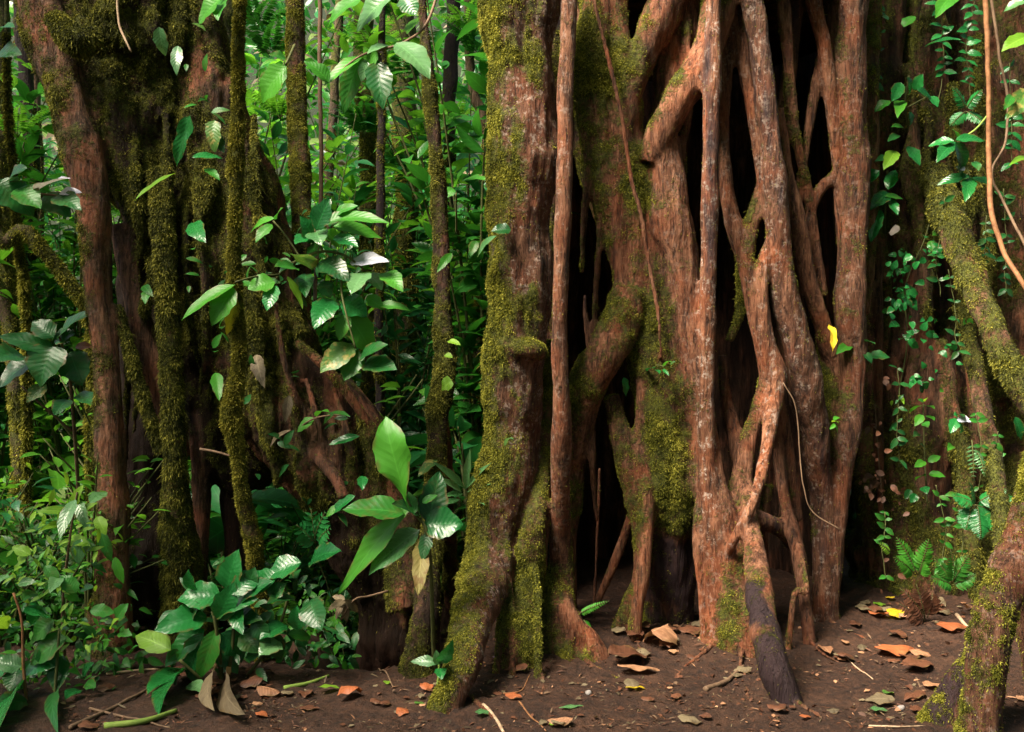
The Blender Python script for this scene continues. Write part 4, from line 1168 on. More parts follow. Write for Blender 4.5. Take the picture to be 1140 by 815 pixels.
def hero(name, label, cat, foot, stems, lv, d, group=None):
    """foot: world point. stems: [(material, [(px,py,r,d)..])]. lv rows: (bx,by,tx,ty,w_px,mat[,opts]) with opts d0,d1 depth offsets,
    up (normal), bow, fold, kind, label"""
    foot = np.asarray(foot, float)
    root = empty(name, foot, label, cat, group)
    for mt, pts in stems:
        p = spline(np.array([[*P(x, y, dd), r * dd / F] for x, y, r, dd in pts]), 0.02)
        A = Acc(); A.add(*tube(p, 7)); A.obj('stem', mt, root, foot)
    for row in lv:
        bx, by, tx, ty, w, mt = row[:6]
        o = row[6] if len(row) > 6 else {}
        db, dt = d + o.get('d0', HR.normal(0, .03)), d + o.get('d1', HR.normal(-.03, .06))
        b, t = P(bx, by, db), P(tx, ty, dt)
        while b[2] < gz(b[0], b[1])[0] + .02 and db > 3.4:       # keep leaves out of the soil
            db -= .03; b = P(bx, by, db)
        while t[2] < gz(t[0], t[1])[0] + .025 and dt > 3.4:
            dt -= .03; t = P(tx, ty, dt)
        up = np.array(o.get('up', (HR.normal(0, .25), -0.75, 0.65)))
        Lr = np.linalg.norm(t - b)
        bow = o.get('bow', 0.18 + 0.12 * HR.random())
        dirv = unit(t - b)
        nn = unit(up - dirv * up.dot(dirv))
        dirv2 = unit((t - b) + nn * bow * Lr)               # so that the bowed tip lands where it should
        v, f, uv, rr = leaves(b, dirv2, nn, Lr * (1.0 + 0.35 * bow), w * d / F * 1.22, bow, o.get('fold', 0.22), o.get('kind', 'ovate'), 12, 6,
                              wave=o.get('wave', 0.06), rnd=HR.random(), curl=o.get('curl', 0.0))
        A = Acc().add(v, f, uv, rr)
        q = A.obj('leaf', mt, root, foot)
        if o.get('label'):
            q['label'] = o['label']
    return root


def filler(root, spots, d, size, mt, kind='ovate', ratio=0.42, up=(0, -.6, .8)):
    """small leaves at (px, py, spread_px, count) as one foliage mesh"""
    foot = np.array(root.location)
    A = Acc()
    for px, py, sp_, n_ in spots:
        c = np.array([P(px + HR.normal(0, sp_), py + HR.normal(0, sp_), d + HR.normal(0, .06)) for _ in range(n_)])
        dv = unit(HR.normal(0, 1, (n_, 3)) * np.array([1, .7, .8]) + np.array([0, -.4, -.1]))
        L = size * (0.6 + 0.8 * HR.random(n_))
        A.add(*leaves(c, dv, np.array(up) + HR.normal(0, .35, (n_, 3)), L, L * ratio, 0.25, 0.2, kind, 6, 2, wave=.05))
    A.obj('foliage', mt, root, foot)


g = 'leaf_glossy'
sh = hero('broadleaf_shrub', 'glossy dark green broadleaf shrub at the foot of the knobbly mossy vine', 'shrub', G(247, 775),
          [('stem', [(247, 780, 2.6, 4.45), (245, 735, 2.4, 4.4), (240, 695, 2, 4.35), (236, 680, 1.6, 4.35)]),
           ('stem', [(250, 780, 2.4, 4.45), (258, 725, 2, 4.4), (260, 690, 1.8, 4.4), (258, 655, 1.5, 4.4)]),
           ('stem', [(252, 780, 2.2, 4.5), (285, 740, 2, 4.5), (310, 700, 1.8, 4.5), (322, 660, 1.5, 4.5)]),
           ('stem', [(244, 780, 2, 4.45), (222, 755, 1.8, 4.35), (200, 735, 1.6, 4.3)])],
          [(253, 658, 264, 612, 28, g), (258, 662, 293, 636, 23, g), (262, 667, 302, 648, 22, g), (216, 657, 209, 635, 15, g), (246, 664, 199, 666, 30, g),
           (230, 686, 174, 703, 30, g), (236, 681, 284, 670, 30, g), (242, 690, 262, 650, 24, g), (228, 700, 184, 742, 26, g), (226, 705, 209, 750, 25, g), (241, 700, 224, 757, 20, 'leaf'),
           (262, 676, 269, 706, 16, g), (246, 705, 268, 729, 25, g), (270, 704, 288, 727, 22, 'leaf'), (207, 744, 168, 772, 30, g), (202, 748, 181, 791, 26, g),
           (190, 724, 153, 706, 23, 'leaf_lime', dict(label='lime yellow leaf')), (335, 626, 296, 642, 26, g), (345, 626, 379, 611, 26, g), (310, 642, 275, 656, 24, g),
           (311, 714, 288, 729, 26, 'leaf_pale'), (319, 696, 290, 712, 24, g), (332, 702, 329, 674, 17, g), (346, 668, 356, 702, 28, 'leaf_deep'), (321, 706, 346, 711, 14, 'leaf'),
           (230, 690, 205, 690, 18, 'leaf_deep'), (255, 690, 290, 690, 22, 'leaf_deep'), (240, 715, 262, 750, 22, 'leaf_deep'), (225, 735, 195, 720, 18, 'leaf_deep'), (300, 665, 318, 650, 20, 'leaf_deep'),
           (325, 665, 300, 672, 20, 'leaf_deep'), (275, 660, 285, 632, 18, 'leaf_deep'), (222, 672, 212, 690, 15, 'leaf_deep'), (300, 700, 312, 735, 20, 'leaf_deep'), (282, 690, 300, 716, 18, 'leaf_deep'),
           (197, 722, 190, 742, 12, 'leaf'), (236, 676, 232, 652, 14, 'leaf_bright'), (242, 742, 233, 796, 23, 'leaf_dead', dict(label='dead olive brown hanging leaf', up=(0, -1, .1))), (257, 748, 264, 802, 30, 'leaf_dead', dict(label='wide dead grey brown hanging leaf', up=(0, -1, .1))),
           (210, 762, 230, 770, 15, 'leaf_pale')], 4.4)
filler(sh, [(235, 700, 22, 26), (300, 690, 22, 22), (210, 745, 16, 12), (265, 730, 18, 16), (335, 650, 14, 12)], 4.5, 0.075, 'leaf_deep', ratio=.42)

hero('large_leaf_sapling', 'young plant with huge pale green leaves before the dark buttress hollow', 'plant', G(484, 752),
     [('stem', [(484, 756, 2.4, 4.5), (482, 700, 2.4, 4.4), (480, 640, 2.2, 4.3), (476, 596, 2, 4.2), (470, 580, 1.8, 4.2)]), ('stem', [(472, 584, 1.4, 4.2), (460, 570, 1.3, 4.18), (452, 552, 1.2, 4.15)])],
     [(452, 558, 434, 466, 36, 'leaf_bright', dict(up=(-.3, -1, .5), bow=.30, wave=.16, kind='obov', label='largest leaf, upright with a folded tip')),
      (464, 556, 376, 662, 26, 'leaf_bright', dict(up=(-.3, -.8, .6), bow=.15, wave=.12, label='long bright leaf hanging to the left', kind='lance')),
      (450, 572, 382, 566, 33, 'leaf', dict(up=(0, -.6, .9))), (467, 590, 409, 637, 29, 'leaf_pale', dict(up=(-.2, -.8, .7))), (472, 584, 516, 582, 33, 'leaf_glossy', dict(up=(.2, -.9, .4))),
      (476, 582, 492, 526, 28, 'leaf_deep', dict(up=(.1, -1, .2))), (466, 574, 438, 560, 22, 'leaf_deep'), (461, 572, 454, 548, 12, 'leaf'), (470, 560, 487, 552, 9, 'leaf'),
      (472, 598, 463, 662, 17, 'leaf_withered', dict(up=(0, -1, .1), wave=.2, label='withered yellow brown hanging leaf')), (478, 590, 470, 625, 14, 'leaf_deep')], 4.2)

br = hero('leafy_branch', 'branch of glossy oval leaves arching in front of the dark tree at mid height', 'branch', P(300, 330, 4.95),
          [('stem', [(298, 335, 2.4, 4.95), (312, 305, 2, 4.75), (335, 288, 1.8, 4.6), (360, 280, 1.6, 4.55), (385, 285, 1.4, 4.55), (405, 300, 1, 4.55)]),
           ('stem', [(360, 281, 1.4, 4.55), (352, 262, 1.2, 4.55), (350, 248, 1, 4.55)]), ('stem', [(385, 286, 1.4, 4.55), (380, 320, 1.2, 4.5), (386, 352, 1.1, 4.45), (396, 388, 1, 4.45)]),
           ('stem', [(312, 306, 1.3, 4.75), (285, 308, 1.2, 4.55), (262, 314, 1.1, 4.45)]), ('stem', [(335, 288, 1.2, 4.6), (318, 262, 1, 4.6), (304, 246, 1, 4.6)])],
          [(262, 317, 203, 354, 17, 'leaf_bright'), (260, 320, 237, 362, 25, 'leaf_bright', dict(up=(0, -1, .3))), (262, 330, 251, 372, 14, 'leaf_yellow', dict(up=(.6, -.8, .1))), (306, 314, 276, 322, 24, 'leaf_bright'), (306, 318, 299, 346, 17, g),
           (331, 299, 306, 297, 19, 'leaf'), (320, 308, 335, 343, 10, 'leaf_lime', dict(up=(.7, -.7, .1))), (346, 300, 328, 282, 25, 'leaf_spotted', dict(label='yellowing spotted leaf')), (358, 290, 387, 312, 25, 'leaf_deep'),
           (340, 305, 342, 329, 17, 'leaf_deep'), (357, 314, 369, 331, 17, 'leaf_deep'), (390, 293, 433, 289, 17, 'leaf_silver', dict(label='whitish shining leaf')), (406, 304, 392, 327, 23, 'leaf_pale'),
           (411, 304, 424, 323, 16, 'leaf_pale'), (426, 304, 448, 323, 20, 'leaf_bright'), (371, 334, 349, 364, 26, g), (380, 336, 408, 352, 30, g), (386, 350, 379, 379, 16, 'leaf_bright'), (386, 350, 416, 393, 28, 'leaf_bright', dict(up=(.2, -.9, .4))),
           (420, 340, 456, 344, 11, 'leaf_bright'), (393, 384, 359, 416, 27, 'leaf_spotted', dict(label='yellow spotted oval leaf')), (399, 390, 384, 424, 23, 'leaf'), (408, 330, 426, 345, 14, 'leaf_bright'),
           (305, 243, 279, 257, 12, 'leaf_bright'), (303, 250, 286, 269, 13, 'leaf_bright'), (308, 244, 314, 232, 11, 'leaf'), (352, 270, 334, 242, 20, g), (352, 256, 369, 221, 22, g), (352, 258, 358, 272, 22, 'leaf_pale'), (358, 250, 399, 239, 15, 'leaf_bright'),
           (368, 246, 432, 246, 16, 'leaf_bright'), (371, 252, 424, 266, 18, 'leaf_bright'), (362, 258, 378, 275, 20, 'leaf_bright'), (372, 240, 398, 228, 14, 'leaf'), (345, 264, 330, 272, 18, g), (372, 264, 398, 274, 16, g), (350, 268, 352, 285, 20, 'leaf_deep'),
           (400, 400, 430, 385, 20, 'leaf_deep'), (405, 405, 440, 412, 24, 'leaf_deep')], 4.55)
filler(br, [(350, 275, 22, 14), (395, 330, 18, 14), (410, 370, 16, 10), (330, 310, 14, 8)], 4.7, 0.07, 'leaf_deep')

hero('leafy_branch', 'drooping leaf spray at the top edge above the slender mossy tree', 'branch', P(470, -60, 4.6),
     [('twig', [(500, -60, 2, 4.6), (478, 20, 1.6, 4.5), (452, 46, 1.5, 4.4), (425, 55, 1.4, 4.4), (402, 62, 1.2, 4.4), (372, 84, 1, 4.4)]), ('twig', [(440, -60, 1.6, 4.5), (430, -20, 1.4, 4.45), (410, -8, 1.2, 4.4)])],
     [(406, -4, 366, 28, 28, 'leaf_bright'), (437, -6, 397, 33, 30, 'leaf_pale', dict(label='shiny leaf cut by the top edge')), (441, 48, 480, 85, 30, 'leaf_pale', dict(up=(.2, -.8, .6), label='pale broad leaf at the end of the spray')), (434, 51, 410, 60, 13, 'leaf_pale'), (420, 57, 403, 80, 18, 'leaf_bright', dict(up=(0, -1, .2))),
      (406, 62, 360, 94, 18, 'leaf_bright'), (401, 66, 382, 124, 22, 'leaf', dict(up=(-.2, -1, .1))), (420, 68, 425, 120, 26, 'leaf_deep', dict(up=(0, -1, .1))), (366, 92, 341, 67, 18, 'leaf_bright'), (410, 66, 402, 90, 13, 'leaf_pale'), (450, -4, 462, 18, 22, 'leaf_deep')], 4.4)
hero('leafy_branch', 'few broad leaves poking in at the top edge beside the knobbly vine', 'branch', P(262, -60, 4.8),
     [('stem', [(262, -60, 1.6, 4.8), (250, -20, 1.4, 4.6), (244, 0, 1.2, 4.5)])],
     [(246, -2, 222, 27, 26, 'leaf_bright'), (250, 0, 240, 22, 16, 'leaf'), (214, 26, 228, 34, 8, 'leaf_pale')], 4.5)
hero('leafy_branch', 'pair of mid green leaves hanging between the two mossy vines', 'branch', P(325, 60, 5.2),
     [('stem', [(328, 50, 1.5, 5.3), (318, 72, 1.3, 5.1)])], [(319, 74, 291, 112, 30, 'leaf_bright', dict(up=(-.2, -1, .3))), (318, 66, 300, 60, 14, 'leaf')], 5.1)
hero('strap_leaf_plant', 'ribbon leaved fern clinging to the dark mossy trunk', 'fern', P(210, 150, 4.82), [],
     [(177, 30, 183, 62, 14, 'leaf_pale', dict(up=(0, -1, .2))), (198, 51, 198, 82, 12, 'leaf_pale', dict(up=(0, -1, .2))), (212, 128, 198, 184, 15, g, dict(up=(0, -1, .3), kind='strap', wave=.2)), (239, 134, 237, 168, 15, 'leaf_spotted', dict(up=(0, -1, .2), kind='strap')),
      (214, 175, 247, 177, 11, g), (195, 193, 152, 223, 11, 'leaf_lime', dict(kind='strap', up=(-.3, -.5, .9))), (214, 248, 226, 270, 18, g, dict(up=(.1, -1, .1))), (228, 188, 245, 200, 10, 'leaf'), (240, 415, 246, 445, 12, 'leaf_bright'),
      (160, 318, 168, 330, 9, 'leaf'), (165, 322, 160, 338, 9, 'leaf'), (240, 150, 248, 170, 12, 'leaf_deep')], 4.75)
hero('round_leaf_sapling', 'shadowy sapling with wide dark leaves left of the leaning limb', 'sapling', G(95, 668),
     [('twig', [(94, 670, 2.6, 5.5), (88, 560, 2.2, 5.3), (82, 470, 2, 5.1), (76, 410, 1.6, 5.0), (66, 375, 1.2, 4.9)]), ('twig', [(80, 480, 1.4, 5.1), (40, 445, 1.2, 5.0), (24, 430, 1, 5)])],
     [(62, 392, 0, 372, 22, 'leaf_deep'), (60, 376, 36, 358, 22, 'leaf_deep'), (64, 378, 104, 346, 24, 'leaf_deep', dict(up=(-.3, -.6, .8))), (58, 386, 45, 430, 40, 'leaf_deep', dict(up=(0, -1, .3), kind='heart')), (78, 392, 92, 428, 32, 'leaf_deep', dict(up=(.2, -1, .2))),
      (60, 380, 84, 372, 22, 'leaf_deep'), (52, 428, 30, 448, 16, 'leaf_spotted'), (40, 400, 0, 430, 34, 'leaf_deep'), (24, 395, -10, 400, 30, 'leaf_deep'), (84, 386, 104, 386, 10, 'leaf_orange', dict(label='small orange leaf')), (86, 440, 106, 452, 16, 'leaf_deep'), (75, 445, 62, 462, 18, 'leaf_deep')], 4.95)
hero('leafy_branch', 'overhanging branch of wide shadowy leaves at the left edge by the leaning limb', 'branch', P(-40, 180, 4.7),
     [('twig', [(-40, 190, 2.4, 4.7), (0, 205, 1.8, 4.65), (40, 215, 1.4, 4.6), (70, 218, 1, 4.6)])],
     [(40, 214, 78, 198, 26, 'leaf_silver', dict(up=(0, -.4, 1))), (20, 210, 42, 232, 26, 'leaf'), (48, 218, 80, 240, 26, 'leaf_deep'), (0, 205, 36, 240, 34, 'leaf_deep'), (-10, 205, 14, 228, 40, 'leaf_deep'), (60, 218, 92, 232, 22, 'leaf_deep'), (10, 200, 30, 186, 22, 'leaf_deep'),
      (-5, 40, 18, 28, 18, 'leaf_deep'), (-5, 62, 24, 60, 24, 'leaf_deep'), (66, 216, 90, 214, 12, 'leaf_silver')], 4.6)
# lower left corner
a1 = hero('light_green_sapling', 'pale green drooping sapling at the left before the leaning limb', 'sapling', G(70, 745),
          [('twig', [(72, 750, 2.4, 4.7), (70, 680, 2, 4.6), (75, 620, 1.6, 4.5), (82, 570, 1.2, 4.5), (86, 548, 1, 4.5)])],
          [(84, 556, 66, 600, 14, 'leaf_pale'), (86, 556, 100, 590, 12, 'leaf_pale'), (80, 570, 40, 570, 10, 'leaf_lime'), (78, 585, 44, 588, 10, 'leaf_lime'), (82, 565, 92, 540, 12, 'leaf_lime'), (100, 560, 120, 548, 14, 'leaf_pale'), (108, 575, 118, 595, 12, 'leaf_lime'), (76, 600, 98, 610, 14, 'leaf_lime'),
           (80, 612, 108, 612, 16, 'leaf_pale'), (90, 600, 86, 628, 16, 'leaf_pale'), (112, 590, 124, 625, 12, 'leaf'), (128, 620, 136, 650, 10, 'leaf_bright'), (84, 575, 108, 560, 12, 'leaf_lime'), (96, 575, 70, 560, 12, 'leaf_pale')], 4.5)
filler(a1, [(85, 590, 18, 18), (75, 640, 18, 18)], 4.6, .055, 'leaf')
filler(a1, [(70, 585, 26, 26), (100, 600, 18, 14), (40, 610, 24, 22)], 4.5, .06, 'leaf_lime', 'lance', .3)
a2 = hero('herb', 'lush green herb patch in the lower left corner', 'plant', G(25, 800),
          [('vine_red', [(30, 790, 2, 4.2), (26, 740, 1.8, 4.2), (24, 690, 1.6, 4.2), (15, 660, 1.4, 4.2)]), ('stem', [(60, 800, 2, 4.2), (62, 760, 1.8, 4.2), (66, 700, 1.4, 4.2)])],
          [(34, 618, 14, 608, 12, 'leaf_lime'), (20, 625, -4, 618, 16, 'leaf_bright'), (18, 632, 36, 612, 13, 'leaf_lime'), (8, 640, -6, 652, 14, 'leaf_pale'), (14, 640, 24, 630, 8, 'leaf_lime'), (20, 650, 40, 648, 10, 'leaf_pale'),
           (42, 690, 28, 676, 20, g), (52, 685, 26, 680, 26, g), (74, 710, 34, 738, 28, 'leaf', dict(up=(-.2, -.8, .6))), (60, 690, 36, 712, 20, 'leaf'), (8, 700, -8, 692, 20, 'leaf_lime'), (12, 735, -10, 752, 26, g), (24, 742, -6, 738, 20, 'leaf_pale'),
           (28, 746, 60, 742, 18, g), (26, 765, 4, 815, 34, g, dict(up=(-.1, -.9, .5), label='large bluish leaf in the corner')), (30, 780, -10, 790, 24, 'leaf_deep'), (20, 745, 10, 770, 20, 'leaf_deep'), (88, 768, 74, 778, 14, g), (92, 752, 104, 738, 12, g), (96, 760, 106, 766, 12, 'leaf'), (90, 755, 76, 745, 12, 'leaf'),
           (62, 770, 68, 808, 14, 'leaf_deep'), (100, 680, 128, 682, 14, 'leaf'), (130, 690, 142, 672, 14, 'leaf'), (124, 700, 132, 688, 8, 'leaf_lime'), (132, 705, 146, 708, 10, 'leaf'), (84, 660, 70, 640, 16, 'leaf'), (72, 660, 88, 668, 12, 'leaf_bright'), (66, 640, 58, 660, 14, 'leaf_pale'), (50, 630, 66, 650, 12, 'leaf'),
           (46, 720, 60, 745, 22, 'leaf_deep'), (70, 730, 60, 770, 22, 'leaf_deep'), (40, 660, 24, 668, 16, 'leaf')], 4.25)
filler(a2, [(30, 640, 16, 30), (60, 680, 22, 46), (25, 720, 20, 36), (60, 750, 24, 40), (105, 715, 16, 26), (30, 790, 22, 36), (85, 770, 20, 26)], 4.38, .05, 'leaf_bright', 'lance', .36)
filler(a2, [(25, 640, 22, 18), (60, 690, 26, 20), (30, 740, 22, 24), (15, 655, 14, 18), (90, 700, 20, 14)], 4.34, .05, 'leaf_lime', 'lance', .36)
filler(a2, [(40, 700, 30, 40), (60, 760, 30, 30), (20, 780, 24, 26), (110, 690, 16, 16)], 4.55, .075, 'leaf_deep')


def fern(name, label, foot, fr, d, mt, pl, group=None, up=(0, -.8, .6), count=14, pw=.3):
    foot = np.asarray(foot, float)
    root = empty(name, foot, label, 'fern', group)
    for bx, by, tx, ty in fr:
        A, S = Acc(), Acc()
        frond(A, P(bx, by, d), P(tx, ty, d - 0.05 + HR.normal(0, .03)), np.array(up) + HR.normal(0, .15, 3), pl, count, 0.2, pw, stem=S, ns=4)
        fo = A.obj('frond', mt, root, foot)
        S.obj('stem', 'stem', fo, foot)
    return root


fern('compound_leaf_seedling', 'dark seedling with paired leaflets against the buttress above the shrub', G(352, 700), [(352, 606, 346, 566), (352, 606, 330, 584), (354, 604, 368, 588), (350, 604, 362, 570)], 4.75, 'leaf_glossy', 0.065, count=7, pw=.42)
fern('fern', 'fern with fresh green fronds at the foot of the creeper clad tree', G(1015, 655), [(1021, 640, 998, 598), (1022, 640, 1034, 600), (1018, 640, 995, 620), (1024, 640, 1030, 626)], 5.2, 'leaf_bright', 0.055, count=14)
fern('fern', 'tiny bright fern frond left of the fresh green one', G(985, 660), [(992, 616, 978, 604)], 5.2, 'leaf_lime', 0.03, count=8)
fern('fern', 'bluish green fern spray high beside the leaning root', P(1088, 575, 5.2), [(1085, 560, 1060, 552), (1085, 562, 1112, 572), (1088, 560, 1120, 545), (1082, 562, 1075, 590), (1088, 562, 1092, 600), (1085, 560, 1080, 538), (1088, 565, 1118, 592), (1100, 550, 1128, 556)], 5.15, 'leaf_glossy', 0.065, up=(0, -.6, .8), count=16)
fern('fern', 'dry brown fern lying at the foot of the creeper clad tree', G(1020, 690), [(1030, 690, 1002, 655), (1030, 688, 1020, 650), (1032, 688, 1038, 660), (1030, 692, 1000, 672)], 5.1, 'leaf_brown', 0.07, count=14)
fern('fern', 'pale whitish hanging fern frond above the bluish fern spray', P(1092, 470, 5.25), [(1082, 490, 1084, 535), (1086, 500, 1096, 530)], 5.15, 'leaf_pale', 0.035, count=9)
fern('fern', 'small green fern leaf at the foot of the straight smooth root', G(652, 706), [(644, 684, 678, 669), (650, 690, 657, 704)], 4.75, 'leaf_bright', 0.022, count=14, pw=.5)
fern('bromeliad', 'light green rosette plant between the slender tree and the fig', P(512, 560, 4.75), [], 4.7, 'leaf_pale', .05)
bro = bpy.data.objects[-1] if False else [o for o in COL.objects if o.name.startswith('bromeliad')][0]
bro['category'] = 'plant'
A = Acc()
for bx, by, tx, ty, wpx in [(518, 545, 490, 512, 11), (518, 545, 522, 506, 10), (518, 545, 538, 515, 9), (514, 548, 494, 530, 12), (520, 548, 540, 535, 10), (516, 550, 496, 548, 9), (512, 556, 490, 560, 9), (522, 552, 538, 556, 9)]:
    b, t = P(bx, by, 4.8), P(tx, ty, 4.65)
    A.add(*leaves(b, unit(t - b), (0, -.8, .6), np.linalg.norm(t - b) * 1.1, wpx * 4.7 / F, .15, .3, 'lance', 9, 4, wave=.05))
A.obj('foliage', 'leaf_pale', bro, bro.location)
hero('seedling', 'small pale seedling at the foot of the broad left fig root', 'seedling', G(486, 778),
     [('stem_green', [(484, 782, 1.6, 4.05), (488, 755, 1.4, 4.05), (489, 738, 1.2, 4.05)])],
     [(488, 738, 458, 736, 11, 'leaf_pale'), (490, 738, 503, 714, 14, g), (488, 740, 485, 724, 9, 'leaf_pale'), (490, 744, 492, 756, 12, g), (490, 738, 497, 728, 9, 'leaf')], 4.05)
hero('leafy_branch', 'two glossy leaves beside the middle of the broad left fig root', 'branch', P(575, 262, 4.7),
     [('stem', [(578, 262, 1.2, 4.75), (560, 258, 1, 4.65)])], [(569, 256, 547, 258, 16, 'leaf_deep'), (532, 286, 551, 264, 14, 'leaf_pale'), (530, 268, 524, 285, 10, 'leaf')], 4.6)
hero('leafy_branch', 'two bright green leaves in the gap left of the fig', 'branch', P(508, 250, 5.4),
     [('stem', [(508, 260, 1.2, 5.6), (508, 215, 1, 5.45)])], [(507, 208, 520, 187, 20, 'leaf_bright'), (514, 202, 543, 200, 14, 'leaf_bright', dict(up=(0, -.7, .8))), (505, 210, 494, 222, 13, 'leaf_bright')], 5.4)
hero('leafy_branch', 'heart shaped lime leaf and smaller ones on the slender mossy tree', 'branch', P(495, 420, 4.95),
     [], [(503, 424, 492, 435, 16, 'leaf_lime', dict(kind='heart')), (498, 380, 512, 384, 8, 'leaf_lime'), (495, 395, 504, 398, 7, 'leaf_lime'), (503, 282, 486, 302, 9, 'leaf_bright'), (486, 512, 466, 530, 12, 'leaf_spotted')], 4.85)
hero('leafy_branch', 'row of small leaves on a twig across the dark buttress', 'branch', P(360, 470, 4.95),
     [('twig', [(330, 478, 1, 4.9), (350, 466, 1, 4.85), (372, 462, 1, 4.85), (386, 462, .8, 4.85)])],
     [(350, 466, 331, 480, 12, 'leaf_bright'), (352, 464, 364, 458, 9, 'leaf_bright'), (368, 460, 388, 464, 7, 'leaf'), (372, 460, 360, 472, 9, 'leaf'), (400, 486, 366, 494, 10, g), (404, 530, 402, 545, 10, g), (382, 560, 362, 576, 8, 'leaf_bright'), (395, 552, 366, 574, 12, g), (300, 500, 322, 478, 8, 'leaf_dead'), (322, 440, 318, 470, 10, 'leaf_dead'), (285, 395, 294, 430, 14, 'leaf_dead')], 4.82)
hero('leafy_branch', 'brown withered palmate leaf hanging low beside the buttress hollow', 'branch', P(398, 670, 4.7),
     [('twig', [(432, 658, 1.4, 4.7), (410, 664, 1.2, 4.65), (394, 668, 1, 4.6), (380, 690, 1, 4.6)])],
     [(384, 668, 366, 680, 8, 'leaf_dead'), (384, 668, 374, 690, 8, 'leaf_dead'), (384, 668, 386, 692, 9, 'leaf_dead'), (384, 668, 398, 682, 8, 'leaf_dead'), (384, 668, 370, 664, 7, 'leaf_dead')], 4.6)
# climbers on the creeper clad tree
k1 = hero('climbing_plant', 'upper cluster of glossy heart leaves climbing the creeper clad tree', 'climber', P(1010, 140, 5.75),
          [('stem', [(1012, 150, 1.4, 5.8), (1008, 115, 1.2, 5.7), (1012, 84, 1, 5.65)]), ('stem', [(1010, 120, 1, 5.7), (1035, 106, .9, 5.65)])],
          [(1010, 86, 1011, 107, 14, g), (1003, 92, 993, 113, 13, g), (990, 112, 974, 125, 13, 'leaf'), (1003, 112, 1001, 130, 12, 'leaf_bright'), (1018, 100, 1028, 83, 13, g), (1020, 100, 1038, 114, 14, g), (1036, 107, 1043, 119, 10, g), (1012, 124, 1013, 140, 11, g), (1006, 142, 992, 141, 8, 'leaf'),
           (1006, 30, 1019, 18, 13, 'leaf_bright'), (1030, 52, 1068, 44, 14, g), (980, 18, 990, 22, 8, 'leaf_deep'), (985, 36, 976, 38, 8, 'leaf_deep'), (1010, 163, 1023, 184, 13, g), (997, 168, 986, 189, 14, 'leaf_lime', dict(label='yellowing leaf')), (1000, 150, 990, 158, 9, 'leaf_deep')], 5.5)
hero('climbing_plant', 'lower cluster of glossy heart leaves with a lilac petal on the creeper clad tree', 'climber', P(980, 240, 5.75),
     [('stem', [(985, 260, 1.2, 5.75), (986, 220, 1.1, 5.7), (988, 190, 1, 5.65)])],
     [(979, 190, 951, 214, 17, g), (952, 204, 934, 207, 13, g), (989, 211, 998, 189, 13, g), (990, 214, 969, 233, 15, g), (980, 234, 968, 269, 14, g), (990, 222, 998, 239, 10, g), (985, 218, 1005, 222, 8, 'leaf'), (964, 225, 948, 240, 10, 'leaf'), (970, 258, 956, 268, 11, 'leaf_deep'), (992, 176, 975, 180, 10, 'leaf_deep'), (997, 250, 993, 262, 10, 'petal', dict(up=(0, -1, .2), label='lilac petal'))], 5.5)
hero('climbing_plant', 'star shaped whorl of long leaves between the dangling vine and the creeper clad tree', 'climber', P(1085, 150, 5.2),
     [('stem_green', [(1100, 128, 1.3, 5.1), (1085, 145, 1.2, 5.1), (1066, 156, 1.1, 5.1)]), ('stem', [(1066, 158, 1, 5.1), (1080, 196, 1, 5.05)])],
     [(1064, 156, 1097, 157, 13, g), (1064, 158, 1071, 196, 19, g, dict(up=(0, -.9, .4))), (1063, 158, 1041, 180, 15, g), (1062, 157, 1034, 163, 12, g), (1066, 155, 1060, 143, 9, 'leaf'), (1080, 196, 1044, 206, 13, g), (1078, 196, 1076, 224, 15, g, dict(up=(0, -.9, .4))), (1081, 198, 1108, 209, 12, g), (1074, 190, 1064, 186, 9, 'leaf_silver'), (1084, 180, 1090, 190, 9, 'leaf_deep')], 5.05)
hero('leafy_branch', 'yellowish leaf tips poking in at the upper right corner', 'branch', P(1175, 60, 4.8),
     [('twig', [(1180, 60, 1.6, 4.8), (1150, 50, 1.2, 4.8), (1136, 44, 1, 4.8)])],
     [(1146, 100, 1124, 132, 22, 'leaf_spotted'), (1146, 40, 1114, 56, 17, 'leaf_lime'), (1146, -2, 1118, 13, 14, 'leaf_pale'), (1064, -8, 1039, 17, 18, 'leaf_bright', dict(d0=.2)), (1144, 176, 1122, 183, 7, 'leaf_lime'), (1126, 106, 1120, 122, 10, 'leaf')], 4.8)
hero('climbing_plant', 'paired bright leaves up the trunk beside the brown shingle leaves', 'climber', P(1030, 500, 5.6),
     [('stem', [(1032, 560, .8, 5.55), (1029, 500, .8, 5.55), (1028, 450, .8, 5.55)])],
     [(1026, 452, 1013, 459, 9, 'leaf_bright'), (1030, 452, 1040, 455, 9, 'leaf_bright'), (1027, 462, 1018, 474, 9, 'leaf_bright'), (1031, 463, 1040, 468, 9, 'leaf_bright'), (1029, 470, 1033, 476, 8, 'leaf'), (1028, 448, 1022, 444, 6, 'leaf'), (1030, 447, 1033, 443, 5, 'leaf_lime'), (1022, 482, 1017, 486, 7, 'leaf_deep'),
      (1030, 514, 1018, 520, 9, 'leaf_bright'), (1033, 514, 1047, 508, 8, 'leaf_bright'), (1030, 530, 1020, 534, 8, 'leaf_bright'), (1034, 528, 1052, 530, 9, 'leaf_bright'), (1028, 542, 1032, 550, 9, g), (1020, 550, 1014, 560, 9, g), (1014, 545, 1008, 556, 8, 'leaf_deep'), (1020, 418, 1014, 432, 8, g), (1022, 428, 1034, 426, 7, g), (1024, 430, 1028, 437, 7, g), (1046, 436, 1050, 434, 5, 'leaf_bright'),
      (1001, 440, 1005, 450, 5, 'leaf_lime'), (994, 446, 992, 452, 4, 'leaf_lime'), (1030, 500, 1024, 494, 6, 'leaf_pale')], 5.5)
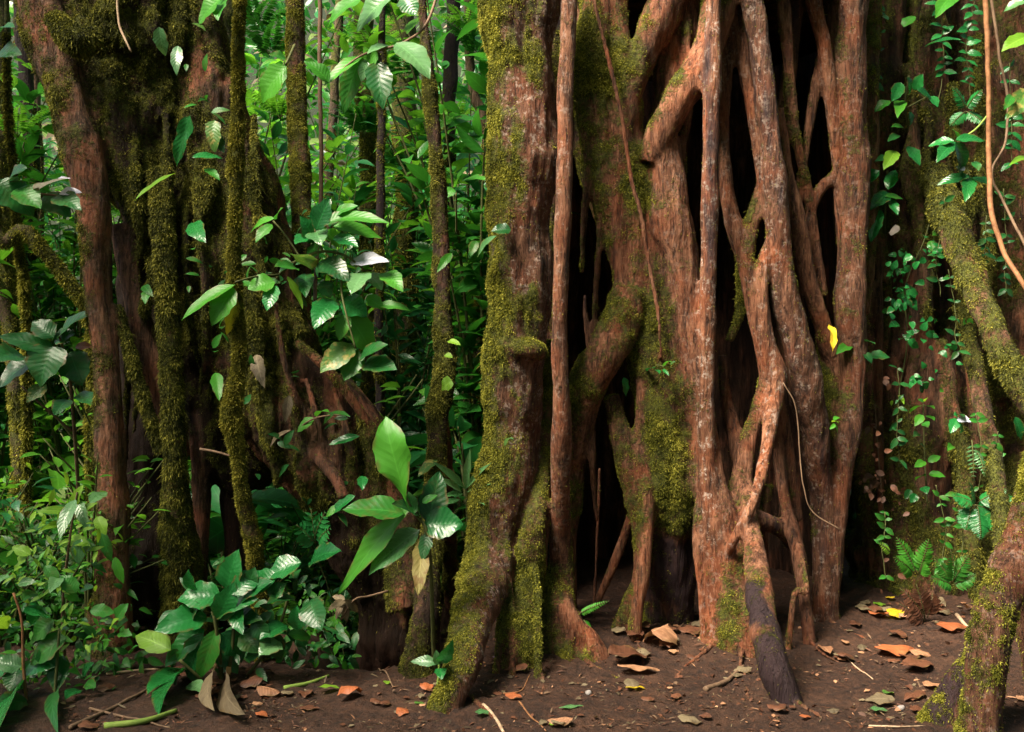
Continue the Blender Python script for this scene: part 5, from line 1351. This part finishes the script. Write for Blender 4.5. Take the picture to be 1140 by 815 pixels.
k2 = hero('climbing_plant', 'fine dark small leaved creeper trailing down the creeper clad tree', 'climber', P(1010, 330, 5.7),
          [('stem', [(1000, 440, .8, 5.72), (1010, 380, .8, 5.7), (1008, 320, .8, 5.68), (1028, 270, .8, 5.65), (1034, 250, .8, 5.65)])],
          [(1038, 262, 1050, 258, 9, 'leaf_bright'), (1036, 268, 1040, 282, 9, 'leaf_bright'), (1050, 312, 1056, 308, 10, 'leaf_bright'), (1076, 354, 1072, 362, 5, 'leaf_bright'), (1079, 354, 1080, 366, 6, 'leaf_bright'), (1000, 360, 990, 364, 9, g)], 5.6)
filler(k2, [(1000, 300, 7, 14), (1008, 330, 9, 26), (1012, 375, 7, 14), (1032, 362, 6, 8), (1010, 285, 8, 12), (1036, 275, 8, 12), (1000, 335, 8, 16), (1050, 390, 8, 8), (1030, 425, 8, 8)], 5.5, .042, 'leaf_glossy', 'heart', .75, (0, -1, .2))
k3 = hero('climbing_plant', 'brown dried shingle creeper low on the creeper clad tree', 'climber', P(980, 530, 5.65), [('twig', [(984, 570, .7, 5.6), (978, 510, .7, 5.6), (974, 450, .7, 5.6)])], [(978, 536, 968, 546, 10, 'leaf_brown'), (972, 530, 962, 534, 8, 'leaf_brown')], 5.55)
filler(k3, [(975, 535, 9, 16), (976, 470, 5, 5), (982, 505, 5, 4), (1000, 560, 10, 8), (985, 425, 6, 3), (1005, 640, 18, 10)], 5.42, .042, 'leaf_brown', 'ovate', .6, (0, -1, .2))
k4 = hero('climbing_plant', 'few oval leaves sprouting from the reddish root at the right edge of the fig', 'climber', P(948, 390, 5.35), [('stem', [(940, 392, .8, 5.35), (962, 380, .8, 5.3)])],
          [(950, 371, 935, 368, 10, 'leaf_deep'), (947, 383, 933, 394, 11, 'leaf_bright'), (949, 381, 958, 373, 9, 'leaf_bright'), (957, 385, 957, 403, 10, 'leaf_bright'), (962, 380, 975, 383, 8, 'leaf_deep'), (968, 396, 990, 398, 12, 'leaf_deep'), (962, 392, 970, 404, 9, 'leaf_deep'), (940, 366, 944, 352, 8, 'leaf_deep')], 5.28)
hero('climbing_plant', 'dark whorl of leaves under the lower mossy right hand root', 'climber', P(1066, 470, 5.4), [],
     [(1066, 466, 1058, 482, 11, g), (1066, 466, 1080, 470, 9, 'leaf_silver'), (1066, 464, 1062, 462, 9, g), (1067, 468, 1069, 482, 9, g), (1066, 462, 1074, 464, 7, 'leaf_deep'), (1060, 496, 1054, 500, 8, 'leaf_bright'), (1130, 464, 1136, 490, 10, g, dict(d0=-.6, d1=-.6))], 5.4)
hero('hanging_leaf', 'yellow leaf caught upright between the roots on the right of the fig', 'leaf', P(926, 375, 4.95), [], [(923, 361, 929, 389, 9, 'leaf_yellow', dict(up=(.3, -1, .1), wave=.25))], 4.95)
hero('seedling', 'tiny sprout with narrow leaves on the dark middle of the fig', 'seedling', P(738, 410, 4.9), [('stem', [(730, 406, .6, 4.92), (750, 410, .5, 4.85)])],
     [(728, 410, 718, 414, 7, g), (730, 412, 735, 416, 6, g), (738, 409, 748, 403, 4, 'leaf_bright'), (738, 411, 744, 418, 4, g), (746, 406, 752, 402, 3, 'leaf')], 4.88)
hero('hanging_leaf', 'green leaf lodged in the arch left of the middle of the fig', 'leaf', P(696, 430, 5.0), [], [(694, 420, 698, 441, 8, g, dict(up=(.5, -1, .1), wave=.2))], 5.0)
hero('seedling', 'small bright sprout on the lower right root of the fig', 'seedling', P(930, 470, 5.0), [], [(930, 472, 924, 478, 4, 'leaf_bright'), (930, 474, 932, 482, 5, 'leaf_bright'), (928, 468, 934, 464, 5, 'leaf_bright'), (926, 470, 932, 470, 4, 'leaf_lime')], 4.98)
hero('hanging_leaf', 'pale leaf stuck on the moss of the broad left fig root', 'leaf', P(566, 492, 4.5), [], [(562, 497, 573, 487, 5, 'leaf_pale')], 4.38)


# ================================================================ litter on the soil
def fallen(px, py, ang, length, width, mt, label, group=None, curl=.35, z=.004, kind='ovate', tilt=.15):
    c = G(px, py)
    a = math.radians(ang)
    d = unit(np.array([math.cos(a), math.sin(a), 0]))
    L = length * c[1] / F
    W = width * c[1] / F
    b = c - d * L / 2 + np.array([0, 0, z + 0.012])
    v, f, uv, rr = leaves(b, d + np.array([0, 0, tilt * HR.random()]), (HR.normal(0, .12), -0.10 + HR.normal(0, .12), 1), L, W, .12 + .1 * HR.random(), .25 * (HR.random() - .3), kind, 12, 6, wave=.10, rnd=HR.random(), curl=curl * (HR.random() * 1.4 - .4))
    low = (v[:, 2] - gz(v[:, 0], v[:, 1])).min()
    v[:, 2] += 0.006 - low
    A = Acc().add(v, f, uv, rr)
    o = A.obj('fallen_leaf', mt, None, c); o.location = c
    tag(o, label, 'leaf', group)
    return o


FL = 'fallen leaves on the soil'
fallen(735, 724, 55, 40, 42, 'leaf_tan', 'large pale tan crumpled leaf on the soil below the middle of the fig', FL, .9, tilt=.9)
fallen(702, 738, 25, 56, 40, 'leaf_brown', 'big curled brown leaf left of the pale tan crumpled one', FL, .6, tilt=.4)
fallen(712, 748, 5, 50, 26, 'leaf_tan', 'torn pinkish tan leaf flat under the pale tan crumpled one', FL, .4)
fallen(770, 704, 10, 34, 24, 'leaf_brown', 'curled brown leaf against the roots right of the tan crumpled one', FL, .8, tilt=.5)
fallen(997, 728, 8, 50, 40, 'leaf_orange', 'big salmon orange leaf lying on open soil at the right', FL, .5, tilt=.3)
fallen(1060, 702, 0, 38, 26, 'leaf_orange', 'reddish leaf near the inner side of the leaning root', FL, .4)
fallen(1024, 746, 20, 46, 26, 'leaf_brown', 'long brown leaf below the salmon orange one', FL, .4)
fallen(1000, 688, -35, 26, 22, 'leaf_yellow', 'bright yellow leaf on the soil below the fresh fern', FL, .6, tilt=.5)
fallen(990, 668, 100, 14, 10, 'leaf_yellow', 'small upright yellow leaf behind the bright yellow one', FL, .3, tilt=.8)
fallen(979, 690, 40, 18, 24, 'leaf_orange', 'rusty leaf beside the bright yellow one', FL, .6)
fallen(980, 676, 20, 16, 14, 'leaf_lime', 'lime leaf above the rusty one', FL, .3)
fallen(953, 698, 10, 16, 14, 'leaf_brown', 'small russet leaf left of the rusty one', FL, .3)
fallen(979, 794, -15, 22, 14, 'leaf_pale', 'pale green leaf at the bottom right of the open soil', FL, .2)
fallen(989, 774, 30, 16, 14, 'leaf_spotted', 'olive folded leaf just above the pale green one', FL, .5)
fallen(708, 769, 5, 24, 12, 'leaf_yellow', 'ochre yellow leaf on the bare soil left of the dark root foot', FL, .2)
fallen(637, 789, 12, 30, 8, 'leaf_pale', 'slim whitish leaf at the bottom edge', FL, .1, kind='lance')
fallen(572, 779, -10, 20, 14, 'leaf_orange', 'small orange brown leaf below the mossy left root', FL, .3)
fallen(538, 797, -8, 20, 12, 'leaf_pale', 'cream coloured leaf with dark edge near the pale stick', FL, .2)
fallen(367, 771, 8, 26, 12, 'leaf_lime', 'lime green leaf on the soil right of the shrub', FL, .2)
fallen(391, 778, -40, 30, 30, 'leaf_orange', 'rust orange crumpled leaf beside the lime green one', FL, .8, tilt=.5)
fallen(345, 791, 0, 24, 13, 'leaf_brown', 'brown leaf below the lime green one', FL, .3)
fallen(292, 798, 70, 16, 14, 'leaf_orange', 'orange leaf standing below the dead shrub leaves', FL, .4, tilt=.7)
fallen(476, 769, 20, 18, 16, 'leaf_orange', 'amber leaf beside the small pale seedling', FL, .5, tilt=.3)
fallen(449, 796, -30, 18, 18, 'leaf_orange', 'dull rust leaf between the shrub and the broad fig root', FL, .4)
fallen(468, 785, 0, 14, 8, 'leaf_spotted', 'small yellowish leaf under the amber one', FL, .2)
fallen(430, 762, 110, 16, 8, 'leaf_lime', 'narrow green leaf at the edge of the buttress hollow', FL, .2)
fallen(897, 801, 5, 16, 7, 'leaf_orange', 'small tawny leaf at the bottom edge right of the dark foot', FL, .2)
fallen(1136, 780, 80, 20, 10, 'leaf_tan', 'tan leaf tip at the right edge beyond the leaning root', FL, .3)
fallen(553, 734, 60, 12, 9, 'leaf_purple', 'small purple petal beside the mossy left root', FL, .4, tilt=.5)
fallen(616, 808, 60, 12, 8, 'leaf_lime', 'tiny lime leaf at the bottom edge near the slim whitish one', FL, .2)
fallen(118, 770, 30, 24, 18, 'leaf_brown', 'dark red brown leaf among sticks at lower left', FL, .4, tilt=.4)
fallen(175, 775, 10, 26, 16, 'leaf_brown', 'brown leaf tucked under the shrub', FL, .4)
lr = np.random.default_rng(9)
for x0, x1, y0, y1, n_ in ((560, 1060, 700, 812, 60), (290, 560, 765, 812, 22), (90, 300, 740, 812, 34), (930, 1080, 672, 712, 26), (640, 800, 698, 735, 30)):
    for _ in range(n_):
        s = 5 + 17 * lr.random() ** 2
        for _t in range(12):
            qx, qy = x0 + (x1 - x0) * lr.random(), y0 + (y1 - y0) * lr.random()
            if fbm(np.array([[qx / 55, qy / 22, 3.3]]), 2, 88)[0] > 0.12:
                break
        fallen(qx, qy, lr.random() * 360, s * 1.5, s, ['leaf_brown', 'leaf_brown', 'leaf_dead', 'leaf_brown', 'leaf_dead', 'leaf_brown', 'leaf_tan'][int(lr.integers(7))],
               'little dry scrap of leaf on the dark soil', 'dry leaf scraps on the soil', .5)


def stick(pts, r, mt, label, group='fallen sticks on the soil'):
    p = np.array([G(x, y) for x, y in pts]); p[:, 2] += r * 0.8
    p = spline(np.concatenate([p, np.linspace(r, r * .6, len(p))[:, None]], 1), 0.02)
    p[:, 2] = np.maximum(p[:, 2], gz(p[:, 0], p[:, 1]) + r * .7)
    A = Acc(); A.add(*tube(p, 7))
    o = A.obj('stick', mt, None, p[0, :3]); o.location = p[0, :3]
    tag(o, label, 'stick', group)


stick([(538, 787), (550, 800), (561, 818)], .009, 'twig_pale', 'pale peeled stick cut by the bottom edge')
stick([(942, 733), (955, 745), (972, 757)], .004, 'twig_pale', 'thin pale twig left of the long brown leaf')
stick([(967, 809), (1000, 810), (1030, 809)], .004, 'twig_pale', 'straight pale twig at the bottom edge right of the dark foot')
stick([(78, 812), (130, 788), (168, 768)], .009, 'twig', 'brown stick slanting up to the shrub')
stick([(118, 752), (150, 748), (178, 746)], .007, 'twig_pale', 'broken pale stick lying left of the shrub')
stick([(116, 812), (160, 806), (196, 794)], .014, 'stem_green', 'thick green stalk at the bottom edge under the shrub')
stick([(316, 768), (345, 762), (366, 754)], .010, 'stem_green', 'green stalk lying right of the shrub')
stick([(376, 735), (400, 740), (424, 748), (438, 766)], .005, 'twig', 'brown runner bending over the hollow edge')
stick([(560, 773), (580, 770), (590, 752)], .004, 'vine_red', 'reddish rootlet at the base of the mossy left root')
stick([(578, 782), (592, 800), (608, 815)], .004, 'vine_red', 'reddish rootlet running to the bottom edge')
stick([(1020, 756), (1030, 775), (1050, 790)], .005, 'twig', 'dark twig beside the fork of the leaning root')
stick([(785, 770), (810, 760), (828, 744)], .012, 'twig', 'bark covered stick left of the dark root foot')
stick([(756, 700), (766, 690), (775, 686)], .004, 'twig', 'small twig leaning on the tan crumpled leaf')
stick([(1065, 686), (1078, 700), (1092, 700)], .010, 'twig_pale', 'pale knob ended stick by the leaning root')
stick([(455, 784), (480, 784), (500, 780)], .004, 'twig', 'slim twig crossing before the seedling')
stick([(100, 790), (140, 800), (190, 812)], .006, 'twig', 'brown stick crossing the slanting one at lower left')
for px, py, w in ((1003, 790, 9), (655, 773, 8)):
    c = G(px, py)
    bmv = rand_dirs(1, 0, 1)
    t = np.linspace(0, math.pi, 7)
    r_ = w * c[1] / F / 2
    path = np.stack([c[0] + np.cos(t) * r_ * 0.9, c[1] + 0 * t, c[2] + 0.006 + 0 * t, np.sin(t) * r_ * 0.7 + .001], 1)
    v, f = tube(path, 10)
    v += 0.15 * r_ * fbm(v * 60, 2, 4)[:, None]
    A = Acc().add(v, f); o = A.obj('pebble', 'pebble', None, c); o.location = c
    tag(o, 'small grey pebble under the pale green fallen leaf' if px > 800 else 'dark grey pebble left of the ochre yellow leaf', 'pebble')


def crumbs():
    n_ = 9000
    px = 60 + 1080 * lr.random(n_); py = 690 + 125 * lr.random(n_) ** 0.8
    kp = fbm(np.stack([px / 60, py / 22, px * 0 + 3.3], 1), 2, 88) + 0.35 * lr.random(n_) > 0.12
    px, py = px[kp], py[kp]; n_ = len(px)
    d = CAMZ * F / (py - CY)
    x = (px - CX) / F * d; z = gz(x, d)
    s = 0.003 + 0.014 * lr.random(n_) ** 3
    ang = lr.random(n_) * 6.28
    A = Acc()
    dv = np.stack([np.cos(ang), np.sin(ang), lr.normal(.1, .3, n_)], 1)
    flat = lr.random(n_) < .45
    b = np.stack([x, d, z + 0.004], 1)
    A.add(*leaves(b, dv, np.array([0, 0, 1.0]) + lr.normal(0, .35, (n_, 3)), s * np.where(flat, 2.2, 3.4), s * np.where(flat, 1.3, .5), .15, .2, 'ovate', 3, 2))
    nf = sum(len(f) for f in A.f)
    mi = np.repeat(lr.choice(4, n_, p=[.5, .25, .15, .1]), nf // n_)
    me = mesh_from('leaf_litter', np.concatenate(A.v), A.f, np.concatenate(A.uv), {'rnd': np.concatenate(A.r)}, ['leaf_brown', 'leaf_dead', 'twig', 'leaf_tan'], midx=mi)
    tag(link('leaf_litter', me), 'crumbs of leaf and bark strewn over the dark soil', 'litter', kind='stuff')


crumbs()


# low herbs that close the lower left, and leaves growing over the dark buttress
for lab, spots, d, mt, sz in (
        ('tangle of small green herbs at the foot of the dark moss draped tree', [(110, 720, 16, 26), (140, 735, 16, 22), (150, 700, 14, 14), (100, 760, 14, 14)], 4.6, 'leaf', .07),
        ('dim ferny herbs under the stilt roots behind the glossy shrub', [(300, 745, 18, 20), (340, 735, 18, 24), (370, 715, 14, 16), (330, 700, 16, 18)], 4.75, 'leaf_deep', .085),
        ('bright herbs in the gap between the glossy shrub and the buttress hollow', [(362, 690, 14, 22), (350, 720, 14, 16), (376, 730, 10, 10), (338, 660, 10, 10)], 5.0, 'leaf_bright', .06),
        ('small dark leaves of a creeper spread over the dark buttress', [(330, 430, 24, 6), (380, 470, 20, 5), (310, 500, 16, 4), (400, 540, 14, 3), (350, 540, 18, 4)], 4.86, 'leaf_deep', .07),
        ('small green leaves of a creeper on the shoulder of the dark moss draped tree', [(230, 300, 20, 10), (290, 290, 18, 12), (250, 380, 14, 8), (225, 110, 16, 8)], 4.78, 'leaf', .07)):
    c = G(spots[0][0], spots[0][1]) if spots[0][1] > 650 else P(spots[0][0], spots[0][1], d + .15)
    e = empty('creeper' if 'creeper' in lab else 'herb', c, lab, 'climber' if 'creeper' in lab else 'plant')
    filler(e, spots, d, sz, mt)


def climber(label, stems, d, size, mt, ratio=.5):
    """creeper stems pressed to the bark, leaves in pairs along each"""
    root = empty('climbing_plant', P(stems[0][0][0], stems[0][0][1], d + .05), label, 'climber')
    foot = np.array(root.location)
    S, A = Acc(), Acc()
    for pts in stems:
        p = spline(np.array([[*P(x + HR.normal(0, 2), y, d + HR.normal(0, .02)), .0022] for x, y in pts]), .02)
        p[:, :3] += np.stack([fbm(p[:, :3] * 8, 2, 5), fbm(p[:, :3] * 8 + 5, 2, 6) * .6, p[:, 0] * 0], 1) * .018
        S.add(*tube(p, 5))
        ix = np.arange(2, len(p), 2); ix = ix[HR.random(len(ix)) < .7]
        for sg in (-1, 1):
            k = len(ix)
            dv = np.stack([sg * (0.6 + .5 * HR.random(k)), -0.35 + HR.normal(0, .2, k), HR.normal(-.15, .45, k)], 1)
            L = size * (.55 + .8 * HR.random(k))
            A.add(*leaves(p[ix, :3], dv, np.array([0, -1, .45]) + HR.normal(0, .3, (k, 3)), L, L * ratio, .22, .2, 'ovate', 7, 4, wave=.06))
    S.obj('stem', 'stem', root, foot)
    A.obj('foliage', mt, root, foot)


climber('pointed leaves on creeper stems over the top of the creeper clad tree', [[(1046, 120), (1050, 60), (1044, 0), (1048, -50)], [(1082, 110), (1076, 50), (1086, -10), (1084, -50)], [(1128, 190), (1130, 120), (1122, 70)], [(972, 100), (968, 50), (974, 0), (970, -40)]], 5.55, .065, 'leaf_glossy')
climber('dull dark leaves on creeper stems across the middle of the creeper clad tree', [[(1048, 330), (1044, 280), (1052, 220)], [(1066, 400), (1060, 350), (1056, 300)], [(1120, 330), (1114, 270), (1120, 210)], [(1000, 520), (996, 470), (1002, 410)], [(1094, 300), (1100, 240)]], 5.4, .055, 'leaf_deep')
climber('fresh green leaves on creeper stems near the foot of the creeper clad tree', [[(1046, 640), (1050, 590), (1044, 540)], [(1066, 650), (1072, 600), (1066, 550)], [(1088, 560), (1090, 510), (1086, 460)], [(990, 650), (984, 610), (988, 570)], [(1110, 600), (1106, 540), (1110, 480)]], 5.25, .05, 'leaf')
fern('fern', 'dark green fern under the fresh one beside the leaning root', G(1060, 660), [(1060, 650, 1040, 622), (1060, 650, 1078, 618), (1060, 652, 1086, 640), (1060, 650, 1058, 612), (1060, 652, 1036, 644)], 5.1, 'leaf', .055, count=13)
fern('fern', 'feathery fern high on the creeper clad tree near the dangling vine', P(1075, 120, 5.5), [(1075, 122, 1060, 96), (1075, 122, 1094, 100), (1075, 124, 1058, 140), (1075, 124, 1096, 138)], 5.4, 'leaf_glossy', .045, count=12)
